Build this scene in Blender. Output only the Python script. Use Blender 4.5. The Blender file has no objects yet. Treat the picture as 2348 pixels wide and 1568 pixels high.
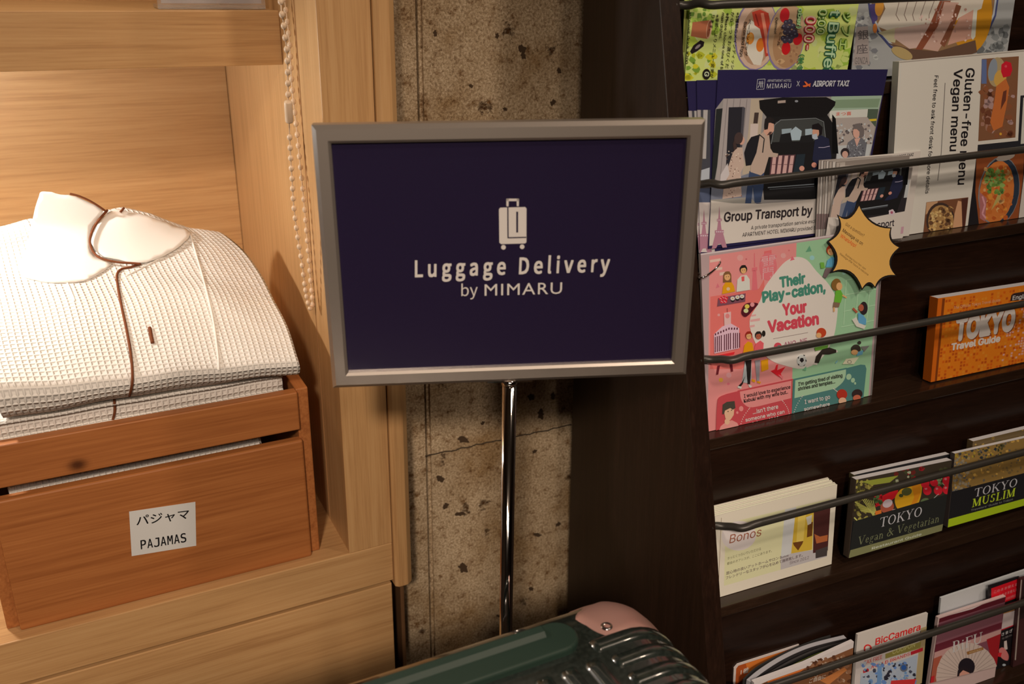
import bpy, bmesh, math, random
from mathutils import Vector, Matrix
from mathutils.bvhtree import BVHTree
from mathutils.geometry import delaunay_2d_cdt
random.seed(7)
S = bpy.context.scene
COL = S.collection
# ------------------------------------------------------------------ camera
W, H, F = 2348.0, 1568.0, 2083.0
CAM = Vector((0, 0, 1.30))
PITCH, ROLL, YAW = math.radians(21.846), math.radians(0.918), math.radians(27.05)
FWD = Vector((math.sin(YAW)*math.cos(PITCH), math.cos(YAW)*math.cos(PITCH), -math.sin(PITCH)))
_r = Vector((math.cos(YAW), -math.sin(YAW), 0)); _u = _r.cross(FWD)
RT = _r*math.cos(ROLL) + _u*math.sin(ROLL); UP = -_r*math.sin(ROLL) + _u*math.cos(ROLL)
cam = bpy.data.cameras.new('camera'); camo = bpy.data.objects.new('camera', cam); COL.objects.link(camo)
cam.sensor_width = 36; cam.lens = 36*F/W; cam.clip_start = 0.02; cam.clip_end = 50
camo.matrix_world = Matrix.Translation(CAM) @ Matrix((RT, UP, -FWD)).transposed().to_4x4()
cam.dof.use_dof = True; cam.dof.focus_distance = 0.98; cam.dof.aperture_fstop = 6.3
S.camera = camo
# ------------------------------------------------------------------ world, lights, exposure
S.view_settings.view_transform = 'Standard'; S.view_settings.look = 'None'
S.view_settings.gamma = 1; S.view_settings.use_curve_mapping = False
S.view_settings.exposure = 0.0
wd = bpy.data.worlds.new('world'); S.world = wd; wd.use_nodes = True
wd.node_tree.nodes['Background'].inputs[0].default_value = (1, .8, .6, 1)
wd.node_tree.nodes['Background'].inputs[1].default_value = 0.01
def light(kind, loc, target, power, col, size=.1, angle=60, blend=.5):
    l = bpy.data.lights.new('lamp', kind); l.energy = power; l.color = col
    if kind == 'AREA': l.shape = 'DISK'; l.size = size
    if kind == 'SPOT': l.spot_size = math.radians(angle); l.spot_blend = blend; l.shadow_soft_size = size
    o = bpy.data.objects.new('lamp', l); COL.objects.link(o); o.location = loc
    d = Vector(target) - Vector(loc); o.rotation_euler = d.to_track_quat('-Z', 'Y').to_euler()
    return o
WARM = (1, .79, .61)
# small LED lamp under the cabinet's upper shelf
light('POINT', (-.20, 1.125, 1.180), (0, 1.1, .8), 5.2, (1, .98, .93), .02).data.shadow_soft_size = .016
# downlight of the compartment above the shelf
light('SPOT', (-.05, 1.15, 1.75), (.05, 1.15, 1.2), 4, (1, .82, .6), .03, 110, .6)
# ceiling downlights of the lobby, then added front fill lights
light('AREA', (.75, -.45, 2.55), (.8, .8, .9), 9, WARM, .14)
light('AREA', (1.45, -.25, 2.55), (1.0, .8, .9), 6, WARM, .14)
light('SPOT', (-.85, -1.5, 2.5), (.06, 1.0, .26), 215, WARM, .12, 46, 1.0)  # added front fill, aimed to brighten the cabinet more than the rack
light('AREA', (-.2, -1.9, 2.55), (.3, .8, .9), 16, WARM, .45)  # wide soft fill added behind the camera

# ------------------------------------------------------------------ helpers
def ray(x, y): return RT*((x-W/2)/F) - UP*((y-H/2)/F) + FWD
def on(x, y, p, n):
    d = ray(x, y); return CAM + d*((p-CAM).dot(n)/d.dot(n))
def oX(x, y, v): return on(x, y, Vector((v, 0, 0)), Vector((1, 0, 0)))
def oY(x, y, v): return on(x, y, Vector((0, v, 0)), Vector((0, 1, 0)))
def oZ(x, y, v): return on(x, y, Vector((0, 0, v)), Vector((0, 0, 1)))
def lin(c):
    c /= 255.0; return c/12.92 if c <= .04045 else ((c+.055)/1.055)**2.4
def clampc(v): return min(.86, max(.004, v))
def rel(rgb, white, alb=.80):
    v = [lin(a)/lin(b)*alb for a, b in zip(rgb, white)]; k = min(1, .86/max(v)); return tuple(max(.004, c*k) for c in v)
def props(o, label=None, cat=None, group=None, kind=None):
    if label: o['label'] = label
    if cat: o['category'] = cat
    if group: o['group'] = group
    if kind: o['kind'] = kind
    return o
def empty(name, loc, label, cat, group=None):
    o = bpy.data.objects.new(name, None); COL.objects.link(o); o.location = loc; o.empty_display_size = .05
    return props(o, label, cat, group)
def adopt(o, parent):
    o.parent = parent
    w = Matrix.Translation(parent.location); q = parent.parent
    if q: w = Matrix.Translation(q.location) @ w if parent.type == 'EMPTY' else Matrix.Translation(q.location)
    o.matrix_parent_inverse = Matrix.Translation(parent.location).inverted() if not q else Matrix.Identity(4)
def finish(name, bm, mats, parent=None, smooth=False, bevel=0, segs=2):
    me = bpy.data.meshes.new(name)
    bmesh.ops.recalc_face_normals(bm, faces=bm.faces[:]) if smooth is not None else None
    bm.to_mesh(me); bm.free()
    o = bpy.data.objects.new(name, me); COL.objects.link(o)
    for m in (mats if isinstance(mats, (list, tuple)) else [mats]): me.materials.append(m)
    if smooth:
        for p in me.polygons: p.use_smooth = True
    if bevel:
        b = o.modifiers.new('bevel', 'BEVEL'); b.width = bevel; b.segments = segs; b.limit_method = 'ANGLE'; b.angle_limit = .6
    if parent is not None: adopt(o, parent)
    return o
def box(bm, x0, x1, y0, y1, z0, z1, M=None):
    v = [bm.verts.new((M @ Vector(c)) if M else c) for c in
         [(x0,y0,z0),(x1,y0,z0),(x1,y1,z0),(x0,y1,z0),(x0,y0,z1),(x1,y0,z1),(x1,y1,z1),(x0,y1,z1)]]
    for f in [(0,3,2,1),(4,5,6,7),(0,1,5,4),(1,2,6,5),(2,3,7,6),(3,0,4,7)]: bm.faces.new([v[i] for i in f])
def prism(bm, pts, off, mi=0):
    """closed polygon pts extruded by the vector off"""
    a = [bm.verts.new(p) for p in pts]; b = [bm.verts.new(Vector(p)+off) for p in pts]
    fs = [bm.faces.new(a), bm.faces.new(b[::-1])]
    n = len(a)
    for i in range(n): fs.append(bm.faces.new((a[(i+1)%n], a[i], b[i], b[(i+1)%n])))
    for f in fs: f.material_index = mi
    return fs
def tube(bm, pts, r, n=10, closed=False, mi=0, caps=True):
    pts = [Vector(p) for p in pts]; rings = []; m = len(pts); prev = None
    for i, p in enumerate(pts):
        a = pts[(i-1) % m] if (closed or i > 0) else p; b = pts[(i+1) % m] if (closed or i < m-1) else p
        t = (b-a).normalized()
        if prev is None:
            ref = Vector((0, 0, 1)) if abs(t.z) < .9 else Vector((1, 0, 0))
            x = t.cross(ref).normalized()
        else: x = (prev - t*prev.dot(t)).normalized()
        prev = x; y = t.cross(x); rr = r[i] if isinstance(r, (list, tuple)) else r
        rings.append([bm.verts.new(p + x*rr*math.cos(2*math.pi*k/n) + y*rr*math.sin(2*math.pi*k/n)) for k in range(n)])
    for i in range(m if closed else m-1):
        A, B = rings[i], rings[(i+1) % m]
        for k in range(n):
            f = bm.faces.new((A[k], A[(k+1)%n], B[(k+1)%n], B[k])); f.smooth = True; f.material_index = mi
    if caps and not closed:
        bm.faces.new(rings[0][::-1]).material_index = mi; bm.faces.new(rings[-1]).material_index = mi
def lathe(bm, c, prof, n=24, ax=Vector((0, 0, 1))):
    """prof: (radius, height) list around the axis ax through c"""
    q = Vector((0, 0, 1)).rotation_difference(ax); rings = []
    for r, h in prof:
        rings.append([bm.verts.new(Vector(c) + q @ Vector((r*math.cos(2*math.pi*k/n), r*math.sin(2*math.pi*k/n), h))) for k in range(n)])
    for A, B in zip(rings, rings[1:]):
        for k in range(n): bm.faces.new((A[k], A[(k+1)%n], B[(k+1)%n], B[k])).smooth = True
    bm.faces.new(rings[0][::-1]); bm.faces.new(rings[-1])
def spline(pts, k=8):
    P = [Vector(p) for p in pts]; out = []
    for i in range(len(P)-1):
        a, b, c, d = P[max(i-1,0)], P[i], P[i+1], P[min(i+2, len(P)-1)]
        for j in range(k):
            t = j/k
            out.append(.5*((2*b)+(c-a)*t+(2*a-5*b+4*c-d)*t*t+(3*b-a-3*c+d)*t**3))
    return out+[P[-1]]
# ------------------------------------------------------------------ materials
def newmat(name):
    m = bpy.data.materials.new(name); m.use_nodes = True
    return m, m.node_tree, m.node_tree.nodes['Principled BSDF']
def plain(name, c, rough=.5, metal=0, spec=.5, coat=0):
    m, t, b = newmat(name)
    b.inputs['Base Color'].default_value = (*c, 1); b.inputs['Roughness'].default_value = rough
    b.inputs['Metallic'].default_value = metal; b.inputs['Specular IOR Level'].default_value = spec
    b.inputs['Coat Weight'].default_value = coat; b.inputs['Coat Roughness'].default_value = .06
    return m
_ink = {}
def ink(c, rough=.38):
    k = tuple(round(v, 3) for v in c)+(rough,)
    if k not in _ink: _ink[k] = plain('ink', k[:3], rough, 0, .35)
    return _ink[k]
def wood(name, stops, grain='X', fine=90, band=7, rough=.45, bump=.06, knots=False, stretch=.035, spec=.4):
    m, t, b = newmat(name); N = t.nodes; L = t.links
    tc = N.new('ShaderNodeTexCoord')
    def noise(scale, st, detail=5, rgh=.6, dist=0.0):
        mp = N.new('ShaderNodeMapping'); s = [1, 1, 1]; s['XYZ'.index(grain)] = st; mp.inputs['Scale'].default_value = s
        L.new(tc.outputs['Object'], mp.inputs['Vector'])
        n = N.new('ShaderNodeTexNoise'); n.inputs['Scale'].default_value = scale; n.inputs['Detail'].default_value = detail
        n.inputs['Roughness'].default_value = rgh; n.inputs['Distortion'].default_value = dist
        L.new(mp.outputs['Vector'], n.inputs['Vector']); return n
    a = noise(band*14, stretch*.9, 4, .55, .5); f = noise(fine*5, stretch*.7, 4, .65)
    mx = N.new('ShaderNodeMix'); mx.data_type = 'FLOAT'; mx.inputs[0].default_value = .5
    L.new(a.outputs['Fac'], mx.inputs[2]); L.new(f.outputs['Fac'], mx.inputs[3])
    r = N.new('ShaderNodeValToRGB'); e = r.color_ramp.elements
    e[0].position, e[0].color = stops[0][0], (*stops[0][1], 1); e[1].position, e[1].color = stops[-1][0], (*stops[-1][1], 1)
    for p, c in stops[1:-1]: k = e.new(p); k.color = (*c, 1)
    L.new(mx.outputs[0], r.inputs['Fac']); out = r.outputs['Color']
    if knots:
        gm = N.new('ShaderNodeNewGeometry'); d = N.new('ShaderNodeVectorMath'); d.operation = 'DISTANCE'
        mp2 = N.new('ShaderNodeMapping'); mp2.inputs['Scale'].default_value = (1, .3, 1.35)
        kc = Vector(knots); mp2.inputs['Location'].default_value = (-kc.x, -kc.y*.3, -kc.z*1.35)
        L.new(gm.outputs['Position'], mp2.inputs['Vector']); ln = N.new('ShaderNodeVectorMath'); ln.operation = 'LENGTH'
        L.new(mp2.outputs['Vector'], ln.inputs[0]); rk = N.new('ShaderNodeValToRGB')
        rk.color_ramp.elements[0].position = .003; rk.color_ramp.elements[0].color = (.2, .16, .15, 1)
        rk.color_ramp.elements[1].position = .013; rk.color_ramp.elements[1].color = (1, 1, 1, 1)
        L.new(ln.outputs['Value'], rk.inputs['Fac']); mm = N.new('ShaderNodeMix'); mm.data_type = 'RGBA'; mm.blend_type = 'MULTIPLY'
        mm.inputs[0].default_value = 1; L.new(out, mm.inputs[6]); L.new(rk.outputs['Color'], mm.inputs[7]); out = mm.outputs[2]
    L.new(out, b.inputs['Base Color']); b.inputs['Roughness'].default_value = rough; b.inputs['Specular IOR Level'].default_value = spec
    bp = N.new('ShaderNodeBump'); bp.inputs['Strength'].default_value = bump; bp.inputs['Distance'].default_value = .001
    L.new(f.outputs['Fac'], bp.inputs['Height']); L.new(bp.outputs['Normal'], b.inputs['Normal'])
    return m
OAK = [(.30, (.41, .220, .090)), (.5, (.56, .330, .145)), (.72, (.64, .405, .195))]
oakX, oakZ = wood('oak_along', OAK, 'X'), wood('oak_upright', OAK, 'Z')
CED = [(.3, (.27, .085, .022)), (.5, (.40, .145, .042)), (.7, (.50, .20, .062))]
KNOT = oY(178, 1066, .954)
cedX, cedY = wood('cedar_along', CED, 'X', 70, 9, .5, .10, knots=KNOT, stretch=.03), wood('cedar_side', CED, 'Y', 70, 9, .55)
WEN = [(.3, (.010, .0045, .0028)), (.55, (.020, .009, .0055)), (.75, (.036, .017, .011))]
wenge, wengeZ = wood('wenge_board', WEN, 'X', 80, 6, .32, .05, spec=.3), wood('wenge_side', WEN, 'Z', 80, 6, .42, .08, spec=.3)
def concrete():
    m, t, b = newmat('rough_concrete'); N = t.nodes; L = t.links; tc = N.new('ShaderNodeTexCoord')
    def nz(s, d, rg=.6):
        n = N.new('ShaderNodeTexNoise'); n.inputs['Scale'].default_value = s; n.inputs['Detail'].default_value = d; n.inputs['Roughness'].default_value = rg
        L.new(tc.outputs['Object'], n.inputs['Vector']); return n
    def ramp(src, *st):
        r = N.new('ShaderNodeValToRGB'); e = r.color_ramp.elements
        e[0].position, e[0].color = st[0][0], (*st[0][1], 1); e[1].position, e[1].color = st[-1][0], (*st[-1][1], 1)
        for p, c in st[1:-1]: e.new(p).color = (*c, 1)
        L.new(src, r.inputs['Fac']); return r.outputs['Color']
    def mix(kind, f, a, c2):
        x = N.new('ShaderNodeMix'); x.data_type = 'RGBA'; x.blend_type = kind
        if isinstance(f, float): x.inputs[0].default_value = f
        else: L.new(f, x.inputs[0])
        L.new(a, x.inputs[6]); L.new(c2, x.inputs[7]); return x.outputs[2]
    big, mid, grit = nz(11, 5, .6), nz(70, 6, .72), nz(330, 8, .8)
    base = ramp(grit.outputs['Fac'], (.36, (.20, .14, .085)), (.5, (.56, .44, .30)), (.66, (.92, .82, .66)))
    stain = ramp(big.outputs['Fac'], (.35, (.66, .55, .40)), (.5, (.95, .90, .82)), (.66, (1.15, 1.13, 1.08)))
    c = mix('MULTIPLY', 1.0, base, stain)
    spots = ramp(mid.outputs['Fac'], (.33, (.36, .24, .13)), (.47, (1, 1, 1)))
    c = mix('MULTIPLY', 1.0, c, spots)
    v = N.new('ShaderNodeTexVoronoi'); v.inputs['Scale'].default_value = 17; v.inputs['Randomness'].default_value = 1
    wv = N.new('ShaderNodeVectorMath'); wv.operation = 'ADD'
    sc = N.new('ShaderNodeVectorMath'); sc.operation = 'SCALE'; sc.inputs['Scale'].default_value = .05
    L.new(mid.outputs['Color'], sc.inputs[0]); L.new(tc.outputs['Object'], wv.inputs[0]); L.new(sc.outputs['Vector'], wv.inputs[1]); L.new(wv.outputs['Vector'], v.inputs['Vector'])
    pits = ramp(v.outputs['Distance'], (.06, (.20, .12, .06)), (.15, (1, 1, 1)))
    c = mix('MULTIPLY', 1.0, c, pits)
    L.new(c, b.inputs['Base Color']); b.inputs['Roughness'].default_value = .9; b.inputs['Specular IOR Level'].default_value = .2
    ad = N.new('ShaderNodeMath'); ad.operation = 'MULTIPLY_ADD'; ad.inputs[1].default_value = .5
    L.new(grit.outputs['Fac'], ad.inputs[0]); L.new(pits, ad.inputs[2])
    bp = N.new('ShaderNodeBump'); bp.inputs['Strength'].default_value = .8; bp.inputs['Distance'].default_value = .004
    L.new(ad.outputs[0], bp.inputs['Height']); L.new(bp.outputs['Normal'], b.inputs['Normal'])
    return m
def waffle(name, cell=.0063):
    m, t, b = newmat(name); N = t.nodes; L = t.links
    b.inputs['Base Color'].default_value = (.82, .80, .77, 1); b.inputs['Roughness'].default_value = .9; b.inputs['Specular IOR Level'].default_value = .1
    uv = N.new('ShaderNodeUVMap'); sp = N.new('ShaderNodeSeparateXYZ'); L.new(uv.outputs['UV'], sp.inputs[0])
    def ridge(o):
        a = N.new('ShaderNodeMath'); a.operation = 'MULTIPLY'; a.inputs[1].default_value = math.pi/cell; L.new(o, a.inputs[0])
        s = N.new('ShaderNodeMath'); s.operation = 'COSINE'; L.new(a.outputs[0], s.inputs[0])
        p = N.new('ShaderNodeMath'); p.operation = 'ABSOLUTE'; L.new(s.outputs[0], p.inputs[0])
        q = N.new('ShaderNodeMath'); q.operation = 'POWER'; q.inputs[1].default_value = 5; L.new(p.outputs[0], q.inputs[0]); return q.outputs[0]
    mx = N.new('ShaderNodeMath'); mx.operation = 'MAXIMUM'; L.new(ridge(sp.outputs[0]), mx.inputs[0]); L.new(ridge(sp.outputs[1]), mx.inputs[1])
    bp = N.new('ShaderNodeBump'); bp.inputs['Strength'].default_value = 1; bp.inputs['Distance'].default_value = .0013
    L.new(mx.outputs[0], bp.inputs['Height']); L.new(bp.outputs['Normal'], b.inputs['Normal'])
    return m
M_conc = concrete(); M_waf = waffle('waffle_cotton')
M_cot = plain('white_cotton', (.82, .80, .77), .9, 0, .1)
M_pipe = plain('brown_piping', (.17, .055, .022), .8, 0, .2)
M_frame = plain('brushed_aluminium', (.56, .51, .47), .36, .85)
M_chrome = plain('chrome', (.50, .48, .47), .06, 1)
M_rod = plain('grey_steel_rod', (.038, .036, .032), .38, 0, .6)
M_bead = plain('cream_plastic', (.74, .55, .38), .4)
M_black = plain('black_plastic', (.006, .006, .006), .5)
M_gap = plain('dark_gap', (.012, .008, .005), .9)
M_page = plain('white_pages', (.78, .76, .74), .8, 0, .1)
M_acr, _t, _b = newmat('clear_acrylic')
_b.inputs['Base Color'].default_value = (.96, .97, .98, 1); _b.inputs['Roughness'].default_value = .05; _b.inputs['Transmission Weight'].default_value = .85; _b.inputs['IOR'].default_value = 1.49
M_green = plain('green_shell', (.012, .020, .017), .24, 0, .6, 1.0)
M_grip = plain('green_grip', (.013, .034, .025), .5)
M_rose = plain('rose_metal', (.62, .36, .32), .38, .55)
# carbon-like fleck on the shell
t = M_green.node_tree; n1 = t.nodes.new('ShaderNodeTexNoise'); n1.inputs['Scale'].default_value = 260; n1.inputs['Detail'].default_value = 3
tc = t.nodes.new('ShaderNodeTexCoord'); t.links.new(tc.outputs['Object'], n1.inputs['Vector'])
rp = t.nodes.new('ShaderNodeValToRGB'); rp.color_ramp.elements[0].position = .40; rp.color_ramp.elements[0].color = (.010, .016, .014, 1)
rp.color_ramp.elements[1].position = .80; rp.color_ramp.elements[1].color = (.028, .037, .033, 1)
t.links.new(n1.outputs['Fac'], rp.inputs['Fac']); t.links.new(rp.outputs['Color'], t.nodes['Principled BSDF'].inputs['Base Color'])

# ------------------------------------------------------------------ room shell
def slab(name, x0, x1, y0, y1, z0, z1, m):
    bm = bmesh.new(); box(bm, x0, x1, y0, y1, z0, z1); return props(finish(name, bm, m), kind='structure')
M_wall = plain('brown_wall', (.13, .095, .075), .8); M_floor = wood('floor_boards', [(.3, (.10, .06, .035)), (.7, (.17, .10, .06))], 'Y', 60, 4)
M_ceil = plain('ceiling_paint', (.20, .17, .14), .85)
slab('floor', -2.2, 3.2, -3.2, 2.0, -.05, 0, M_floor)
slab('ceiling', -2.2, 3.2, -3.2, 2.0, 2.6, 2.65, M_ceil)
slab('wall_left', -2.25, -2.2, -3.2, 2.0, 0, 2.6, M_wall)
slab('wall_right', 3.2, 3.25, -3.2, 2.0, 0, 2.6, M_wall)
slab('wall_front', -2.2, 3.2, -3.25, -3.2, 0, 2.6, M_wall)
slab('wall_back', -2.2, 3.2, 1.62, 1.67, 0, 2.6, M_wall)
# concrete pillar: main face, groove and narrow side strip
bm = bmesh.new(); random.seed(3)
XG = .3870
box(bm, XG+.0015, 1.9, 1.0, 1.60, 0, 2.6)
bmesh.ops.bevel(bm, geom=[e for e in bm.edges if abs(e.verts[0].co.x-(XG+.0015)) < 1e-5 and abs(e.verts[1].co.x-(XG+.0015)) < 1e-5 and e.verts[0].co.y < 1.01 and e.verts[1].co.y < 1.01], offset=.004, segments=2, affect='EDGES')
box(bm, .300, XG-.0015, 1.003, 1.60, 0, 2.6)
box(bm, XG-.002, XG+.002, 1.014, 1.6, 0, 2.6)
PIL = props(finish('pillar', bm, M_conc), 'rough brown concrete pillar behind the sign stand', None, None, 'structure')
# casting seam across the pillar
bm = bmesh.new(); a, b_ = oY(975, 1045, .9995), oY(1310, 974, .9995)
pts = [a+(b_-a)*(i/30)+Vector((0, 0, random.uniform(-.0012, .0012))) for i in range(31)]
tube(bm, pts, .0009, 5); finish('casting_seam', bm, plain('seam', (.05, .035, .02), .9), PIL)
# deep pits in the pillar face: flat patches, their shade painted as dark colour
bm = bmesh.new()
for x, y, rx, ry in [(1062, 1008, 20, 9), (1062, 1302, 17, 14), (1010, 1098, 12, 12), (1022, 1160, 10, 10), (1055, 1178, 16, 8), (1240, 950, 12, 14), (1268, 908, 9, 11), (1218, 910, 9, 14), (1232, 1226, 12, 7), (1280, 1202, 8, 7), (1107, 970, 7, 6), (1226, 1035, 8, 6), (1140, 82, 7, 8), (1197, 112, 11, 15), (1200, 128, 10, 10), (1282, 162, 8, 8), (1080, 197, 6, 7), (1268, 235, 9, 10), (1158, 250, 8, 5), (998, 77, 7, 9), (1143, 1412, 7, 5), (1218, 1350, 7, 9)]:
    k = []
    ph = random.uniform(0, 6)
    for i in range(26):
        q = 2*math.pi*i/26; rr = (.86+.2*math.sin(2*q+ph)+.12*math.sin(5*q+ph*3))*random.uniform(.84, 1.12)
        k.append(oY(x+math.cos(q)*rx*rr*.8, y+math.sin(q)*ry*rr*.8, .9996))
    bm.faces.new([bm.verts.new(p) for p in k])
finish('pit', bm, plain('pit_shade', (.060, .034, .016), .95), PIL)

# ------------------------------------------------------------------ built-in cabinet
XP, YF, YB = .2572, .9395, 1.470
ZF, ZLB = .6295, .5725            # compartment floor, bottom of the rail
ZS1, ZS0 = 1.2616, 1.2024         # shelf top, shelf underside
XL = -.62
cab = empty('wooden_cabinet', (-.15, 1.2, 0), 'light oak built-in cabinet with open compartment and upper shelf', 'cabinet')
def part(name, boxes, m, bev=.0012, parent=cab, **k):
    bm = bmesh.new()
    for b in boxes: box(bm, *b)
    return finish(name, bm, m, parent, False, bev, **k)
part('side_panel', [(XP, XP+.03, YF+.002, YB, ZLB, 2.3)], oakZ)
part('edge_band', [(XP-.0006, XP+.0556, YF, YF+.0019, ZF-.0, 2.3)], oakZ)  # upright face of the side panel
part('back_panel', [(XL, XP, YB, YB+.018, .05, 2.3)], oakX)
part('shelf', [(XL, XP, 1.0985, YB, ZS0, ZS1)], oakX)
part('bottom_board', [(XL, XP+.0556, YF, YB, ZLB, ZF)], oakX)
bm = bmesh.new()   # edge moulding with an eased profile
prof = [(.3135, .9420), (.3135, .9360), (.3180, .9325), (.3300, .9325), (.3372, .9385), (.3372, .9985), (.3135, .9985)]
prism(bm, [(x, y, .5640) for x, y in prof], Vector((0, 0, 1.73))); finish('edge_moulding', bm, oakZ, cab, False, .0008)
part('drawer_front', [(XL, .3120, .9450, .963, .06, ZLB-.0085)], oakX)
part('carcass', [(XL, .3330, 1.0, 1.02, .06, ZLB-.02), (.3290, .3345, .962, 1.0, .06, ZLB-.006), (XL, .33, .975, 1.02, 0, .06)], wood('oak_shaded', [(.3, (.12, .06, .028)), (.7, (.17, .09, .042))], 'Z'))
part('seam_strip', [(XP-.0007, XP+.002, 1.0258, 1.0272, ZF+.001, 2.3)], plain('edge_glue', (.36, .19, .08), .6), 0)

# acrylic sign holder on the shelf
a0, a1 = oY(361, 7, 1.13), oY(609, 12.5, 1.125)
ah = empty('acrylic_stand', (a0+a1)/2, 'clear acrylic sign holder standing on the top cabinet shelf', 'sign holder')
d = (a1-a0); d.z = 0; L_ = d.length; d.normalize(); nrm = Vector((d.y, -d.x, 0))
A = Matrix((d, -nrm, Vector((0, 0, 1)))).transposed().to_4x4(); A.translation = Vector((a0.x, a0.y, ZS1+.0004))
bm = bmesh.new(); box(bm, 0, L_, 0, .004, .0, .17, A); finish('plate', bm, M_acr, ah, False, .0006)
bm = bmesh.new(); box(bm, 0, L_, .005, .07, 0, .004, A); finish('foot', bm, M_acr, ah, False, .0006)
bm = bmesh.new(); box(bm, .004, L_-.004, .0045, .0049, .006, .165, A); finish('paper_insert', bm, plain('insert', (.75, .70, .74), .6), ah)

# ------------------------------------------------------------------ cedar crate
CY = .954; CX0, CX1 = -.1095, .2122
zt, zs1, zs0 = .8545, .8063, .7930
crate = empty('wooden_crate', (.05, 1.08, ZF), 'reddish cedar slatted crate holding folded pajamas in the cabinet', 'crate')
part('front_slat', [(CX0, CX1-.001, CY, CY+.014, zs1, zt)], cedX, .0015, crate)
part('front_board', [(CX0, CX1+.001, CY, CY+.014, ZF+.0005, zs0-.001)], cedX, .0022, crate)
def side(x0, x1):
    return part('side_board', [(x0, x1, CY+.009, 1.23, ZF+.0005, zt+.0)], cedY, .0015, crate)
side(CX0-.013, CX0+.0005); side(CX1-.001, CX1+.0135)
part('back_board', [(CX0, CX1, 1.216, 1.23, ZF+.0005, zt)], cedX, .0015, crate)
part('base_board', [(CX0, CX1, CY+.0145, 1.2155, ZF+.001, ZF+.010)], cedX, .001, crate)

# ------------------------------------------------------------------ printed sheets
_tcache = {}
def _font(fn):
    try:
        import os
        return bpy.data.fonts.load(os.path.join(bpy.utils.system_resource('DATAFILES'), 'fonts', fn))
    except Exception: return None
F_SANS, F_NOTO, F_MONO = _font('Inter.woff2'), _font('Noto Sans CJK Regular.woff2'), _font('DejaVuSansMono.woff2')   # Blender's own interface fonts
def glyphs(s, bold=0, space=1.0, font='sans'):
    k = (s, bold, space, font)
    if k in _tcache: return _tcache[k]
    c = bpy.data.curves.new('t', 'FONT'); c.body = s; c.size = 1; c.space_character = space; c.resolution_u = 3
    ft = {'mono': F_MONO, 'noto': F_NOTO, 'plain': None}.get(font, F_SANS if s.isascii() or '’' in s else None)   # other scripts use the built-in font
    if ft: c.font = ft
    o = bpy.data.objects.new('t', c); COL.objects.link(o); dg = bpy.context.evaluated_depsgraph_get()
    me = bpy.data.meshes.new_from_object(o.evaluated_get(dg))
    V = [(v.co.x, v.co.y) for v in me.vertices]; Fc = [tuple(p.vertices) for p in me.polygons]
    bpy.data.objects.remove(o); bpy.data.curves.remove(c); bpy.data.meshes.remove(me)
    if bold > .003:      # a heavier weight: copies shifted all round
        V0, F0 = V, Fc; V, Fc = [], []
        for i in range(8 if bold > .02 else 4):
            q = math.pi/4+i*2*math.pi/(8 if bold > .02 else 4); n0 = len(V); V += [(x+bold*math.cos(q), y+bold*math.sin(q), i+1) for x, y in V0]; Fc += [tuple(j+n0 for j in f) for f in F0]
        n0 = len(V); V += V0; Fc += [tuple(j+n0 for j in f) for f in F0]
    _tcache[k] = (V, Fc); return V, Fc
CAPH = max(v[1] for v in glyphs('H')[0])
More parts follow.
